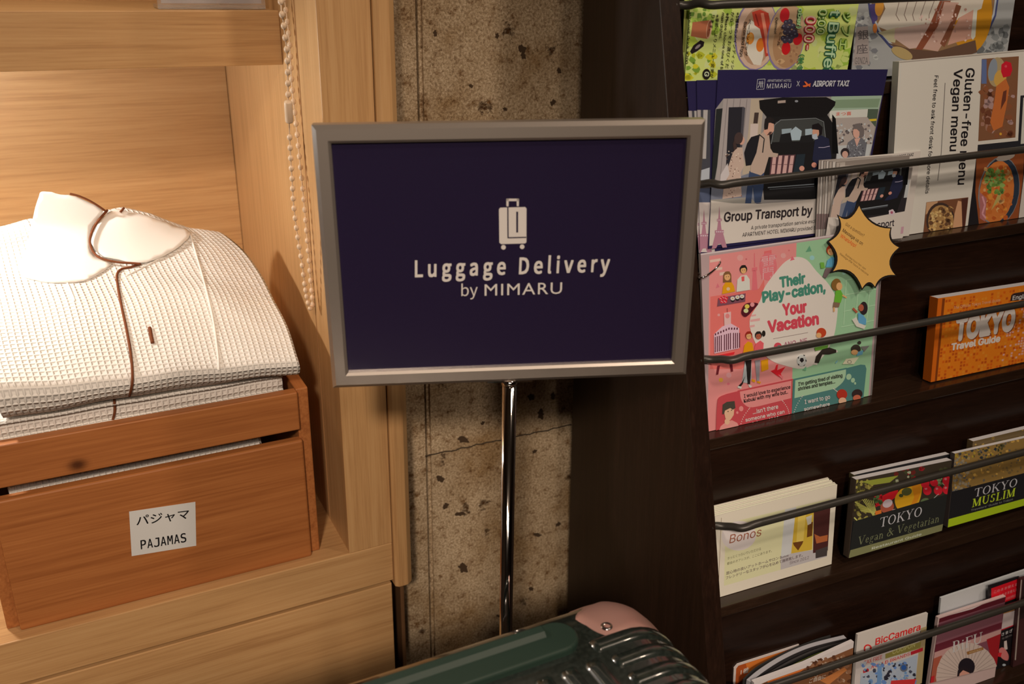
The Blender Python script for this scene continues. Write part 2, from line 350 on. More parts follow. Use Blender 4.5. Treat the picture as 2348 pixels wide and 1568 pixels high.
SERIF = {  # strokes: (x0,y0,x1,y1,width); curves as ellipse arcs (cx,cy,rx,ry,a0,a1,wmax,wmin)
 'T': (.72, [(.36, 0, .36, 1, .14), (.03, .97, .69, .97, .06), (.03, .80, .03, 1, .04), (.69, .80, .69, 1, .04), (.22, .02, .50, .02, .05)], []),
 'O': (.86, [], [(.43, .5, .37, .5, 0, 360, .15, .05)]),
 'K': (.84, [(.17, 0, .17, 1, .14), (.05, .02, .32, .02, .05), (.05, .98, .32, .98, .05), (.20, .42, .66, .97, .05), (.34, .60, .70, .03, .14), (.52, .98, .80, .98, .05), (.56, .02, .84, .02, .05)], []),
 'Y': (.78, [(.39, 0, .39, .5, .14), (.12, .97, .39, .45, .14), (.66, .97, .40, .45, .05), (.0, .98, .27, .98, .05), (.52, .98, .79, .98, .05), (.25, .02, .53, .02, .05)], []),
 'M': (1.0, [(.17, 0, .17, 1, .06), (.83, 0, .83, 1, .15), (.19, 1, .49, .04, .14), (.80, 1, .50, .04, .06), (.05, .02, .29, .02, .05), (.68, .02, .97, .02, .05), (.03, .98, .2, .98, .05), (.8, .98, .97, .98, .05)], []),
 'U': (.82, [(.17, .3, .17, 1, .14), (.66, .3, .66, 1, .06), (.03, .98, .31, .98, .05), (.54, .98, .79, .98, .05)], [(.415, .3, .27, .3, 180, 360, .10, .10)]),
 'S': (.62, [(.50, .74, .50, .96, .04), (.10, .04, .10, .28, .04)], [(.30, .74, .20, .25, 30, 250, .12, .06), (.30, .26, .22, .26, -150, 75, .12, .06)]),
 'L': (.68, [(.19, 0, .19, 1, .14), (.05, .02, .60, .02, .05), (.05, .98, .34, .98, .05), (.62, .0, .62, .24, .04)], []),
 'I': (.38, [(.19, 0, .19, 1, .14), (.05, .02, .33, .02, .05), (.05, .98, .33, .98, .05)], []),
 'B': (.72, [(.17, 0, .17, 1, .14), (.05, .02, .42, .02, .05), (.05, .98, .40, .98, .05), (.2, .53, .40, .53, .05)], [(.40, .75, .20, .235, -90, 90, .13, .05), (.42, .27, .24, .26, -90, 90, .13, .05)]),
 'F': (.64, [(.18, 0, .18, 1, .14), (.05, .02, .34, .02, .05), (.05, .97, .58, .97, .06), (.59, .76, .59, 1, .04), (.2, .52, .44, .52, .05), (.44, .42, .44, .62, .04)], []),
 'V': (.80, [(.12, .97, .41, .02, .14), (.69, .97, .42, .02, .05), (.0, .98, .28, .98, .05), (.55, .98, .82, .98, .05)], []),
 '&': (.86, [(.66, .52, .30, .02, .05), (.22, .78, .78, .02, .12), (.55, .54, .84, .54, .04)], [(.34, .80, .14, .18, 0, 360, .08, .05), (.30, .26, .24, .26, 60, 330, .12, .05)]),
 'a': (.50, [(.36, .04, .36, .48, .11), (.40, .03, .49, .07, .05)], [(.22, .47, .15, .17, 0, 165, .06, .06), (.21, .17, .15, .16, 0, 360, .09, .05)]),
 'e': (.48, [(.08, .36, .40, .36, .04)], [(.24, .32, .17, .31, 8, 330, .11, .04)]),
 'g': (.52, [(.36, .58, .52, .60, .05)], [(.24, .44, .15, .19, 0, 360, .09, .04), (.25, -.12, .20, .16, 0, 360, .07, .04), (.17, .15, .09, .12, 60, 260, .06, .05)]),
 'n': (.58, [(.14, 0, .14, .62, .11), (.43, 0, .43, .42, .11), (.03, .02, .25, .02, .04), (.33, .02, .55, .02, .04), (.03, .60, .14, .62, .04)], [(.29, .42, .14, .20, 0, 160, .08, .08)]),
 'r': (.42, [(.14, 0, .14, .62, .11), (.03, .02, .27, .02, .04), (.03, .60, .14, .62, .04)], [(.28, .46, .12, .15, 40, 150, .09, .05)]),
 't': (.36, [(.15, .12, .15, .80, .11), (.03, .60, .32, .60, .04)], [(.25, .13, .11, .12, 180, 320, .08, .04)]),
 'i': (.30, [(.14, 0, .14, .60, .11), (.03, .02, .26, .02, .04), (.03, .60, .14, .62, .04), (.14, .74, .14, .86, .12)], []),
 ' ': (.30, [], []),
}
def serif(s, k=1.0):
    V, Fc = [], []; x = 0
    def quad(p): 
        n = len(V); V.extend(p); Fc.append((n, n+1, n+2, n+3))
    for ch in s:
        w, st, arcs = SERIF[ch]
        for x0, y0, x1, y1, wd_ in st:
            wd_ *= k; L2 = math.hypot(x1-x0, y1-y0); nx, ny = -(y1-y0)/L2*wd_/2, (x1-x0)/L2*wd_/2
            quad([(x+x0+nx, y0+ny), (x+x1+nx, y1+ny), (x+x1-nx, y1-ny), (x+x0-nx, y0-ny)])
        for cx, cy, rx, ry, a0, a1, w1, w0 in arcs:
            N_ = max(8, int(abs(a1-a0)/12))
            def P(i):
                q = math.radians(a0+(a1-a0)*i/N_); ww = (w0+(w1-w0)*abs(math.cos(q)))*k
                return (x+cx+rx*math.cos(q), cy+ry*math.sin(q)), (x+cx+(rx-ww)*math.cos(q), cy+(ry-ww)*math.sin(q))
            for i in range(N_):
                a, b = P(i); c, d = P(i+1); quad([a, c, d, b])
        x += w*1.04
    return V, Fc
RW = (182, 158, 142)    # how white paper shows in the rack
class Sheet:
    """a flat printed thing lying in the plane (p, n); print is laid down in measured points of that plane"""
    def __init__(s, p, n, white=RW, step=.000006):
        s.p, s.n, s.white, s.step = p, n.normalized(), white, step; s.bm = bmesh.new(); s.m = []; s.k = 1; s.clip = None; s.rest = None; s.snap = False
    def mi(s, m):
        if m not in s.m: s.m.append(m)
        return s.m.index(m)
    def at(s, x, y): return on(x, y, s.p, s.n)
    def mat(s, c):
        return c if isinstance(c, bpy.types.Material) else ink(rel(c, s.white))
    def body(s, out, c, t, clip=True):
        if clip: s.clip = list(out)
        m = s.mi(s.mat(c)); pts = [s.at(*q) for q in out]; s.out = pts
        if s.snap: pts[-1] += cR*(s.rest+.0006-rl(pts[-1])[2]); pts[-2] += cR*(s.rest+.0006-rl(pts[-2])[2])
        prism(s.bm, pts, -s.n*t, m)
    def cut(s, pts):
        """pts cut off at the sheet's printed outline (a convex polygon, clockwise in the picture)"""
        if not s.clip: return pts
        out = list(pts); n = len(s.clip)
        for i in range(n):
            (ax, ay), (bx, by) = s.clip[i], s.clip[(i+1) % n]; src, out = out, []
            sd = lambda p: (bx-ax)*(p[1]-ay)-(by-ay)*(p[0]-ax)
            for j in range(len(src)):
                p, q = src[j-1], src[j]; a, b = sd(p), sd(q)
                if (a >= 0) != (b >= 0): t_ = a/(a-b); out.append((p[0]+(q[0]-p[0])*t_, p[1]+(q[1]-p[1])*t_))
                if b >= 0: out.append(q)
            if len(out) < 3: return None
        return out
    def poly(s, pts, c, raw=False):
        pts = s.cut(pts)
        if not pts: return
        off = s.n*(s.step*s.k); s.k += 1
        f = s.bm.faces.new([s.bm.verts.new(s.at(*q)+off) for q in pts]); f.material_index = s.mi(s.mat(c))
    def polys(s, lst, c):
        off = s.n*(s.step*s.k); s.k += 1; i = s.mi(s.mat(c))
        for pts in lst:
            pts = s.cut(pts)
            if pts: s.bm.faces.new([s.bm.verts.new(s.at(*q)+off) for q in pts]).material_index = i
    def ell(s, x, y, rx, ry, c, rot=0, a0=0, a1=360, n=22):
        cr, sr = math.cos(math.radians(rot)), math.sin(math.radians(rot)); pts = []
        for i in range(n if a1-a0 >= 360 else n+1):
            q = math.radians(a0+(a1-a0)*i/n); u, v = rx*math.cos(q), ry*math.sin(q); pts.append((x+u*cr-v*sr, y+u*sr+v*cr))
        s.poly(pts, c)
    def ring(s, x, y, rx, ry, w, c, n=28):
        L2 = []
        for i in range(n):
            a, b = 2*math.pi*i/n, 2*math.pi*(i+1)/n
            L2.append([(x+rx*math.cos(a), y+ry*math.sin(a)), (x+rx*math.cos(b), y+ry*math.sin(b)), (x+(rx-w)*math.cos(b), y+(ry-w)*math.sin(b)), (x+(rx-w)*math.cos(a), y+(ry-w)*math.sin(a))])
        s.polys(L2, c)
    def line(s, pts, w, c):
        L2 = []
        for (x0, y0), (x1, y1) in zip(pts, pts[1:]):
            l = math.hypot(x1-x0, y1-y0) or 1; nx, ny = -(y1-y0)/l*w/2, (x1-x0)/l*w/2
            L2.append([(x0+nx, y0+ny), (x1+nx, y1+ny), (x1-nx, y1-ny), (x0-nx, y0-ny)])
        s.polys(L2, c)
    def blobs(s, n, box_, r, cols, seed=1):
        rnd = random.Random(seed); x0, y0, x1, y1 = box_
        for c in cols:
            L2 = []
            for _ in range(max(1, n//len(cols))):
                x, y, q = rnd.uniform(x0, x1), rnd.uniform(y0, y1), rnd.uniform(.5, 1.2)*r
                k = [(x+q*math.cos(i*1.047)*rnd.uniform(.6, 1.3), y+q*math.sin(i*1.047)*rnd.uniform(.6, 1.3)) for i in range(6)]
                L2.append(k)
            s.polys(L2, c)
    def text(s, t, a, b, up, c, bold=0, space=1.0, ser=None, font='sans'):
        """a, b: ends of the baseline; up: the vector of a capital's height"""
        V, Fc = serif(t, ser) if ser else glyphs(t, bold, space, font)
        if not V: return
        ch = 1.0 if ser else (max(v[1] for v in glyphs('H', 0, 1.0, font)[0]) if t.isascii() or '’' in t else max(v[1] for v in V))
        x0, x1 = min(v[0] for v in V), max(v[0] for v in V)
        A, B, U = s.at(*a), s.at(*b), s.at(a[0]+up[0], a[1]+up[1]); off = s.n*(s.step*s.k); s.k += 1
        ex, ey = (B-A)/(x1-x0), (U-A)/ch; i = s.mi(s.mat(c))
        P_ = [A+ex*(v[0]-x0)+ey*v[1]+off+(s.n*(max(3e-6, s.step*.4)*v[2]) if len(v) > 2 else s.n*0) for v in V]; s.k += 6 if bold > .003 else 3
        for q, f in enumerate(Fc):      # every stroke a hair above the last, so that none lie in each other
            s.bm.faces.new([s.bm.verts.new(P_[j]+s.n*(1.2e-6*(q % 11))) for j in f]).material_index = i
    def done(s, name, parent=None, label=None, cat=None, group=None):
        if s.rest is not None:      # stand on the ledge, clear of the rack's side
            for v in s.bm.verts:
                a, b, c = rl(v.co)
                if c < s.rest+.0006:
                    e = cR-s.n*cR.dot(s.n); v.co += e*((s.rest+.0006-c)/e.dot(cR))
                if a < TP+.0008: v.co += aR*(TP+.0008-a)
        me = bpy.data.meshes.new(name); s.bm.to_mesh(me); s.bm.free()
        o = bpy.data.objects.new(name, me); COL.objects.link(o)
        for m in s.m: me.materials.append(m)
        if parent is not None: adopt(o, parent)
        return props(o, label, cat, group)
# ------------------------------------------------------------------ folded pajamas
def hit(bvh, x, y, lift=0.0):
    d = ray(x, y).normalized(); h = bvh.ray_cast(CAM, d)
    return (h[0] - d*lift) if h[0] else None
def lerp_row(pts, n):
    L_ = [0]
    for a, b in zip(pts, pts[1:]): L_.append(L_[-1]+(Vector(b)-Vector(a)).length)
    out = []
    for i in range(n):
        t = L_[-1]*i/(n-1); j = 0
        while j < len(pts)-2 and L_[j+1] < t: j += 1
        f = (t-L_[j])/max(1e-9, L_[j+1]-L_[j]); out.append(Vector(pts[j]).lerp(Vector(pts[j+1]), f))
    return out
def garment(name, rows, n, k, label, group=None, wob=.0012):
    """a closed folded cloth: rows run from underneath, round the front fold, over the top and down the back"""
    R_ = [lerp_row(r, n) for r in rows]
    cols = [spline([R_[i][j] for i in range(len(R_))], k) for j in range(n)]
    m = len(cols[0]); bm = bmesh.new(); uvl = bm.loops.layers.uv.new('UVMap'); g = []; rnd = random.Random(5)
    for j in range(n):
        row = []
        for i in range(m):
            p = cols[j][i].copy()
            p.z += wob*math.sin(p.x*61+p.y*43)*math.sin(p.y*37-p.x*17)
            row.append(bm.verts.new(p))
        g.append(row)
    vlen = [0]
    for i in range(1, m): vlen.append(vlen[-1]+(cols[n//2][i]-cols[n//2][i-1]).length)
    W_ = (cols[n-1][m//2]-cols[0][m//2]).length
    for j in range(n-1):
        for i in range(m-1):
            f = bm.faces.new((g[j][i], g[j+1][i], g[j+1][i+1], g[j][i+1])); f.smooth = True
            for l, (a, b) in zip(f.loops, ((j, i), (j+1, i), (j+1, i+1), (j, i+1))): l[uvl].uv = (W_*a/(n-1), vlen[b])
    for j, flip in ((0, 1), (n-1, 0)):
        c = bm.verts.new(sum((v.co for v in g[j]), Vector())/m + Vector((-.004 if flip else .003, 0, 0)))
        for i in range(m):
            a, b = g[j][i], g[j][(i+1) % m]
            f = bm.faces.new((b, a, c) if flip else (a, b, c)); f.smooth = True
    for j in range(n-1):
        bm.faces.new((g[j][m-1], g[j+1][m-1], g[j+1][0], g[j][0]))
    bmesh.ops.recalc_face_normals(bm, faces=bm.faces[:])
    bvh = BVHTree.FromBMesh(bm)
    o = finish('body', bm, M_waf, None, None)
    e = empty(name, (.06, 1.08, min(p.z for c in cols for p in c)), label, 'pajamas', group); adopt(o, e)
    return e, bvh
def Yrow(Y, *pts): return [oY(x, y, Y) for x, y in pts]
rowsA = [
  [Vector((-.082, 1.235, .878)), Vector((.190, 1.235, .876))],
  [Vector((-.083, 1.10, .8765)), Vector((.205, 1.10, .874))],
  [Vector((-.084, .985, .8755)), Vector((.2125, .985, .8735))],
  Yrow(.956, (6, 957), (262, 911), (480, 877), (683, 858)),
  Yrow(.947, (-3, 938), (262, 899), (480, 866), (688, 848)),
  Yrow(.945, (-8, 908), (262, 878), (480, 850), (686, 834)),
  Yrow(.955, (-20, 872), (262, 850), (480, 826), (680, 813)),
  Yrow(1.0, (-42, 800), (280, 770), (480, 758), (662, 755)),
  Yrow(1.06, (-60, 715), (280, 690), (480, 672), (630, 690)),
  Yrow(1.115, (-75, 645), (280, 634), (440, 618), (594, 622)),
  Yrow(1.16, (-85, 592), (60, 580), (280, 575), (440, 566), (560, 575)),
  Yrow(1.19, (-90, 552), (0, 527), (62, 508), (200, 500), (285, 482), (350, 492), (440, 528), (512, 536)),
  Yrow(1.215, (-88, 560), (0, 536), (70, 520), (200, 512), (285, 500), (350, 510), (440, 536), (500, 541)),
  [Vector((-.080, 1.236, .93)), Vector((.185, 1.236, .93))],
  [Vector((-.082, 1.238, .890)), Vector((.190, 1.238, .888))]]
robeA, bvA = garment('folded_pajama_top', rowsA, 90, 6, 'folded white waffle pajama top with brown piped collar on top of the crate', 'folded pajamas in the crate')
def patch(name, outline, liftfn, m, parent, t=.002, uvs=True, res=14):
    xs, ys = [p[0] for p in outline], [p[1] for p in outline]
    def inside(x, y):
        c = False; n = len(outline)
        for i in range(n):
            (x0, y0), (x1, y1) = outline[i], outline[(i+1) % n]
            if (y0 > y) != (y1 > y) and x < (x1-x0)*(y-y0)/(y1-y0)+x0: c = not c
        return c
    V = [Vector(p) for p in outline]; n = len(V)
    x = min(xs)+res/2
    while x < max(xs):
        y = min(ys)+res/2
        while y < max(ys):
            if inside(x, y) and min((Vector((x, y))-q).length for q in V) > res*.45: V.append(Vector((x, y)))
            y += res
        x += res
    r = delaunay_2d_cdt(V, [], [list(range(n))], 1, 1e-4)
    bm = bmesh.new(); uvl = bm.loops.layers.uv.new('UVMap')
    vs = [bm.verts.new(liftfn(p.x, p.y)) for p in r[0]]
    for f in r[2]:
        try: ff = bm.faces.new([vs[i] for i in f]); ff.smooth = True
        except ValueError: continue
    for f in bm.faces:
        for l in f.loops: l[uvl].uv = (l.vert.co.x, l.vert.co.z*1.6)
    for f in bm.faces:
        f.normal_update()
        if f.normal.dot(ray(1174, 784)) > 0: f.normal_flip()
    o = finish(name, bm, m, parent, None)
    sm = o.modifiers.new('smooth', 'SMOOTH'); sm.factor = .5; sm.iterations = 3
    so = o.modifiers.new('thick', 'SOLIDIFY'); so.thickness = t; so.offset = -1
    return o
def dense(pts, k=6, closed=True):
    if closed:
        P = [Vector((*p, 0)) for p in pts]; n = len(P); out = []
        for i in range(n):
            a, b, c, d = P[i-1], P[i], P[(i+1) % n], P[(i+2) % n]
            for j in range(k):
                t = j/k; q = .5*((2*b)+(c-a)*t+(2*a-5*b+4*c-d)*t*t+(3*b-a-3*c+d)*t**3); out.append((q.x, q.y))
        return out
    return [(q.x, q.y) for q in spline([(*p, 0) for p in pts], k)]
def liftL(x, y):
    h = hit(bvA, x, y, .004); w = oY(x, y, 1.176)
    if h is None: return w
    f = min(1, max(0, (600-y)/50)); q = h.lerp(w, f)
    return q if (q-CAM).length < (h-CAM).length else h
patch('collar', dense([(40, 628), (58, 566), (70, 510), (85, 448), (102, 438), (140, 441), (175, 448), (210, 464), (240, 484), (216, 520), (206, 556), (224, 588), (262, 602), (210, 640), (120, 650)], 4), liftL, M_cot, robeA)
def liftR(x, y):
    h = hit(bvA, x, y, .006)
    return h if h is not None else oY(x, y, 1.183)
patch('collar', dense([(244, 486), (262, 479), (285, 478), (350, 494), (410, 516), (440, 531), (425, 556), (380, 588), (322, 604), (272, 599), (228, 586), (207, 557), (214, 525)], 4), liftR, M_cot, robeA)
def piping(name, pts, r, parent, lift, bvh, fallback=1.172, m=None):
    bm = bmesh.new(); P = []
    for x, y in dense(pts, 7, False):
        h = hit(bvh, x, y, lift)
        P.append(h if h is not None else oY(x, y, fallback))
    for _ in range(2): P = [P[0]]+[(P[i-1]+P[i]*2+P[i+1])/4 for i in range(1, len(P)-1)]+[P[-1]]
    tube(bm, P, r, 8); return finish(name, bm, m or M_pipe, parent, None)
piping('piping', [(246, 482), (232, 498), (214, 524), (206, 556), (222, 587), (262, 600), (300, 603), (322, 605)], .0014, robeA, .010, bvA, 1.170)
piping('piping', [(322, 605), (300, 612), (278, 617), (268, 630), (270, 655), (278, 700), (289, 750), (298, 800), (303, 845), (303, 880), (297, 908)], .0014, robeA, .0022, bvA)
piping('piping', [(160, 444), (180, 449), (205, 460), (225, 472), (242, 484)], .0012, robeA, .02, bvA, 1.174)
piping('piping', [(276, 486), (284, 477)], .0014, robeA, .010, bvA, 1.172)
piping('buttonhole', [(343, 751), (346, 768), (350, 786)], .0019, robeA, .0012, bvA)
piping('buttonhole_slit', [(343.5, 755), (346, 768), (349.5, 782)], .0008, robeA, .0022, bvA, m=M_cot)
piping('shoulder_seam', [(436, 536), (452, 590), (472, 660), (490, 740), (500, 815), (502, 850)], .0013, robeA, .0006, bvA, m=M_cot)
piping('shoulder_seam', [(60, 560), (110, 590), (150, 640), (172, 690)], .0009, robeA, .0004, bvA, m=M_cot)
piping('yoke_seam', [(432, 545), (395, 572), (370, 590), (330, 612), (290, 632)], .0010, robeA, .0008, bvA, m=M_cot)
def folded(name, x0, x1, y0, y1, z0, z1, label, group, wob=.0016):
    h = (z1-z0)/2; zc = (z0+z1)/2; rows = [[Vector((x0, y1, z0+.001)), Vector((x1, y1, z0+.001))]]
    for a in (-90, -60, -30, 0, 30, 60, 90):
        q = math.radians(a); y = y0+h*(1-math.cos(q)); z = zc+h*math.sin(q)
        rows.append([Vector((x0+.004, y, z)), Vector((x1-.004, y, z))])
    rows.append([Vector((x0, y1, z1)), Vector((x1, y1, z1))])
    return garment(name, rows, 60, 4, label, group, wob)
robeB, bvB = folded('folded_pajama_top', -.100, .2035, .9740, 1.195, .8502, .8705, 'second folded white waffle pajama under the piped one, just above the crate rim', 'folded pajamas in the crate', .0006)
piping('piping', [(262, 916), (263, 930), (263, 945), (259, 962)], .0014, robeB, .0012, bvB)
folded('folded_pajama_top', -.099, .150, .990, 1.195, .797, .8465, 'third white pajama seen through the upper half of the crate slot', 'folded pajamas in the crate', .002)
folded('folded_pajama_top', -.099, .176, .988, 1.195, .741, .7925, 'lowest white pajama visible along the bottom of the crate slot', 'folded pajamas in the crate', .002)
folded('folded_pajama_top', -.099, .186, .9735, 1.195, .644, .7365, 'white pajamas hidden behind the front board of the crate', 'folded pajamas in the crate', .002)

# paper label on the crate
lb = Sheet(Vector((0, CY-.0004, 0)), Vector((0, -1, 0)), (190, 158, 138))
lb.body([(296, 1173), (448, 1150.5), (450, 1251), (302, 1275)], (178, 150, 132), .0003)
lb.text('パジャマ', (313, 1204), (434, 1187), (-1, -21), (22, 16, 14), .012)
for t_, a_, b_ in zip('PAJAMAS', range(7), range(7)):
    x0, x1 = 323+a_*15.3, 323+a_*15.3+12.6; lb.text(t_, (x0, 1259-(x0-323)*.166), (x1, 1259-(x1-323)*.166), (-1.2, -20), (20, 15, 14), .012, font='mono')
lb.done('label', crate)
crate.children[-1]['label'] = 'white paper label with two lines of black lettering'

# ------------------------------------------------------------------ bead chain of the blind
rs = spline([oX(x, y, XP-.0065) for x, y in [(651, -40), (653, 2), (657, 35), (664, 97), (667, 150), (671, 212), (680, 295), (688, 375), (696, 450), (703, 530), (708, 590), (712, 640), (716, 678)]], 8)
end = rs[-1]
bt = CAM + ray(711, 707)*((end-CAM).dot(FWD)-.004)
ls = []
lp = [(642, -40), (645, 20), (650, 52), (654, 85), (658, 120), (660, 180), (661, 232), (663, 281), (665, 330), (669, 400), (674, 475), (683, 545), (692, 600), (698, 645), (704, 682), (708, 699)]
d1 = (end-CAM).dot(FWD)-.006
for i, (x, y) in enumerate(lp):
    tt = max(0, (y-20))/680; ls.append(CAM + ray(x, y)*(.855 + (d1-.855)*tt))
lsp = spline(ls, 8); path = rs + [(end*.55+bt*.45)+Vector((.001, 0, -.008)), bt] + lsp[::-1]
chain = empty('bead_chain', rs[0], 'cream plastic bead chain of a blind hanging by the oak side panel', 'chain')
bm = bmesh.new(); tube(bm, path, .0007, 6); finish('cord', bm, M_bead, chain, None)
cum = [0]
for a, b in zip(path, path[1:]): cum.append(cum[-1]+(b-a).length)
def along(s):
    j = 0
    while j < len(path)-2 and cum[j+1] < s: j += 1
    f = (s-cum[j])/max(1e-9, cum[j+1]-cum[j]); return path[j].lerp(path[j+1], f), (path[j+1]-path[j]).normalized()
conA, conB = CAM+ray(660.5, 231)*.91, CAM+ray(663.5, 281)*.925
bmb = bmesh.new(); bmesh.ops.create_uvsphere(bmb, u_segments=12, v_segments=8, radius=.0029)
for v in bmb.verts: v.co.z *= 1.22
first = None; s = .004
while s < cum[-1]:
    p, d = along(s); x, y = (p-CAM).dot(RT)/(p-CAM).dot(FWD)*F+W/2, H/2-(p-CAM).dot(UP)/(p-CAM).dot(FWD)*F
    left = s > cum[len(rs)]
    s += .0120 if not (abs(x-710) < 12 and y > 660) else .0085
    if left and 222 < y < 292: continue
    if first is None:
        first = finish('bead', bmb, M_bead, None, True); o = first
    else: o = bpy.data.objects.new('bead', first.data); COL.objects.link(o)
    o.parent = chain; o.matrix_parent_inverse = Matrix.Translation(chain.location).inverted()
    o.location = p; o.rotation_euler = d.to_track_quat('Z', 'Y').to_euler()
bm = bmesh.new(); ax = (conB-conA); Lc = ax.length
lathe(bm, conA, [(.0008, 0), (.0036, .0006), (.0042, .002), (.0042, Lc-.002), (.0036, Lc-.0006), (.0008, Lc)], 18, ax.normalized()); finish('connector', bm, M_bead, chain, None)

# ------------------------------------------------------------------ sign on its stand
SC = Vector((.3321, .6526, 1.0815)); sy = math.radians(-21.54); sr = math.radians(.92)
sa0, sn = Vector((math.cos(sy), math.sin(sy), 0)), Vector((math.sin(sy), -math.cos(sy), 0))
sa = sa0*math.cos(sr)+Vector((0, 0, 1))*math.sin(sr); su = sn.cross(sa)*-1
if su.z < 0: su = -su
stand = empty('sign_stand', (SC.x, SC.y, 0), 'floor sign stand with silver framed navy board about luggage', 'sign')
iw, ih, bw = .1425, .0982, .0142
bm = bmesh.new()
prof = [(0, -.0035), (0, .0008), (.0022, .0026), (bw-.0035, .0026), (bw, -.0008), (bw, -.0125), (0, -.0125)]   # (outwards, towards viewer)
cor = [(-1, -1), (1, -1), (1, 1), (-1, 1)]
ringv = [[bm.verts.new(SC+sa*(cx*(iw+o_))+su*(cz*(ih+o_))+sn*n_) for o_, n_ in prof] for cx, cz in cor]
for i in range(4):
    A, B = ringv[i], ringv[(i+1) % 4]
    for k in range(len(prof)): bm.faces.new((A[k], A[(k+1) % len(prof)], B[(k+1) % len(prof)], B[k]))
finish('frame', bm, M_frame, stand)
board = plain('navy_board', (.019, .0135, .046), .25, 0, .5, 1.0)
sg = Sheet(SC-sn*.0022, sn, (205, 182, 160), .00005)
q = [SC+sa*(cx*(iw+.004))+su*(cz*(ih+.004))-sn*.0022 for cx, cz in cor]
prism(sg.bm, q, -sn*.006, sg.mi(board))
cream = (196, 172, 150); navy = (24, 18, 40)
I1 = plain('cream_print', rel(cream, (205, 182, 160)), .12); I2 = board
sg.polys([[(1160.9, 455.4), (1190, 455.4), (1190, 461), (1160.9, 461)], [(1160.9, 455.4), (1166.5, 455.4), (1166, 473), (1161.2, 473)], [(1184.7, 455.4), (1190, 455.4), (1189.6, 472.6), (1185, 472.6)]], I1)
sg.poly([(1147, 476), (1204, 474.6), (1207.2, 478), (1207, 555), (1204, 558), (1149, 559.5), (1145, 556), (1144, 480)], I1)
sg.polys([[(1163, 475), (1166, 475), (1166.4, 543.5), (1206.5, 542.6), (1206.5, 545.4), (1163.4, 546.4)], [(1183.6, 485), (1188, 485), (1188, 533), (1183.8, 533.3)]], I2)
sg.ell(1154.4, 566.8, 5.4, 5.4, I1); sg.ell(1197.2, 565.5, 5.3, 5.3, I1)
sg.text('Luggage Delivery', (951.3, 634.4), (1396.7, 621.4), (0, -36.5), I1, .0125, 1.16, font='noto')
sg.text('by', (1057.8, 678.2), (1095, 677), (0, -26.5), I1, .0, 1.0, font='noto')
sg.text('MIMARU', (1111, 677.3), (1288, 672.5), (0, -26.2), I1, .0, 1.12, font='plain')
sg.done('board', stand)
foot = SC-sn*.006; foot.z = 0; top = SC.z-ih-bw
bm = bmesh.new(); lathe(bm, Vector((foot.x, foot.y, .012)), [(.0064, 0), (.0064, top-.016)], 24); finish('pole', bm, M_chrome, stand, None)
bm = bmesh.new(); lathe(bm, Vector((foot.x, foot.y, top-.006)), [(.0064, 0), (.0075, .001), (.0075, .006)], 24); box(bm, -.02, .02, -.004, .004, 0, .002, Matrix.Translation((foot.x, foot.y, top-.0022)) @ Matrix.Rotation(sy, 4, 'Z'))
finish('collar', bm, M_chrome, stand, None)
bm = bmesh.new(); lathe(bm, Vector((foot.x, foot.y, 0)), [(.118, 0), (.12, .003), (.118, .008), (.02, .012), (.012, .014)], 48); finish('base_plate', bm, M_chrome, stand, None)

# ------------------------------------------------------------------ suitcase
X0, X1, Y0, Y1, Z0, Z1, RR = -.16, .4130, .265, .570, .045, .800, .052
case = empty('suitcase', (.12, .40, 0), 'dark green ribbed hard shell suitcase with rose metal corner in front of the sign', 'suitcase')
lo, hi = Vector((X0+RR, Y0+RR, Z0+RR)), Vector((X1-RR, Y1-RR, Z1-RR))
def sdf(p):
    q = Vector(tuple(min(hi[i], max(lo[i], p[i])) for i in range(3))); return (p-q).length-RR
def rbox(bm, ex=0.0):
    def axis(a, b):
        n1 = 7; L_ = [a+(RR)*(1-math.cos(math.pi/2*i/n1)) for i in range(n1+1)]; R2 = [b-RR+RR*math.sin(math.pi/2*i/n1) for i in range(n1+1)]
        m_ = [L_[-1]+(R2[0]-L_[-1])*i/6 for i in range(1, 6)]; return L_+m_+R2
    ax = [axis(X0, X1), axis(Y0, Y1), axis(Z0, Z1)]; cache = {}
    def V(p):
        k = tuple(round(c, 6) for c in p)
        if k not in cache:
            P = Vector(p); q = Vector(tuple(min(hi[i], max(lo[i], P[i])) for i in range(3))); d = P-q
            cache[k] = bm.verts.new(q+d.normalized()*(RR+ex) if d.length > 1e-9 else P)
        return cache[k]
    for d in range(3):
        u, v = (d+1) % 3, (d+2) % 3
        for w in (0, -1):
            for i in range(len(ax[u])-1):
                for j in range(len(ax[v])-1):
                    c = []
                    for (a, b) in ((i, j), (i+1, j), (i+1, j+1), (i, j+1)):
                        p = [0, 0, 0]; p[d] = ax[d][w]; p[u] = ax[u][a]; p[v] = ax[v][b]; c.append(V(p))
                    if len(set(c)) > 2:
                        try: bm.faces.new(c if w else c[::-1]).smooth = True
                        except ValueError: pass
bm = bmesh.new(); rbox(bm)
# flat ridges that wrap the edges of the shell
def ridge(path, w, h=.0038):
    P = []; n = []
    for p in path:
        q = Vector(tuple(min(hi[i], max(lo[i], p[i])) for i in range(3))); d = (p-q).normalized(); P.append(q+d*RR); n.append(d)
    prev = None
    secs = []
    for i, p in enumerate(P):
        t_ = (P[min(i+1, len(P)-1)]-P[max(i-1, 0)]).normalized(); s_ = t_.cross(n[i]).normalized()
        k = 1 if 0 < i < len(P)-1 else 0
        e = .75 if (i == 0 or i == len(P)-1) else 1
        secs.append([bm.verts.new(p+s_*w*a*e+n[i]*(h*b*k-.0006)) for a, b in ((-.5, 0), (-.40, .55), (-.27, .92), (0, 1), (.27, .92), (.40, .55), (.5, 0))])
    for A, B in zip(secs, secs[1:]):
        for a in range(6): bm.faces.new((A[a], A[a+1], B[a+1], B[a])).smooth = True
def arcpath(start, turn, endp, centre, a, b):
    return start
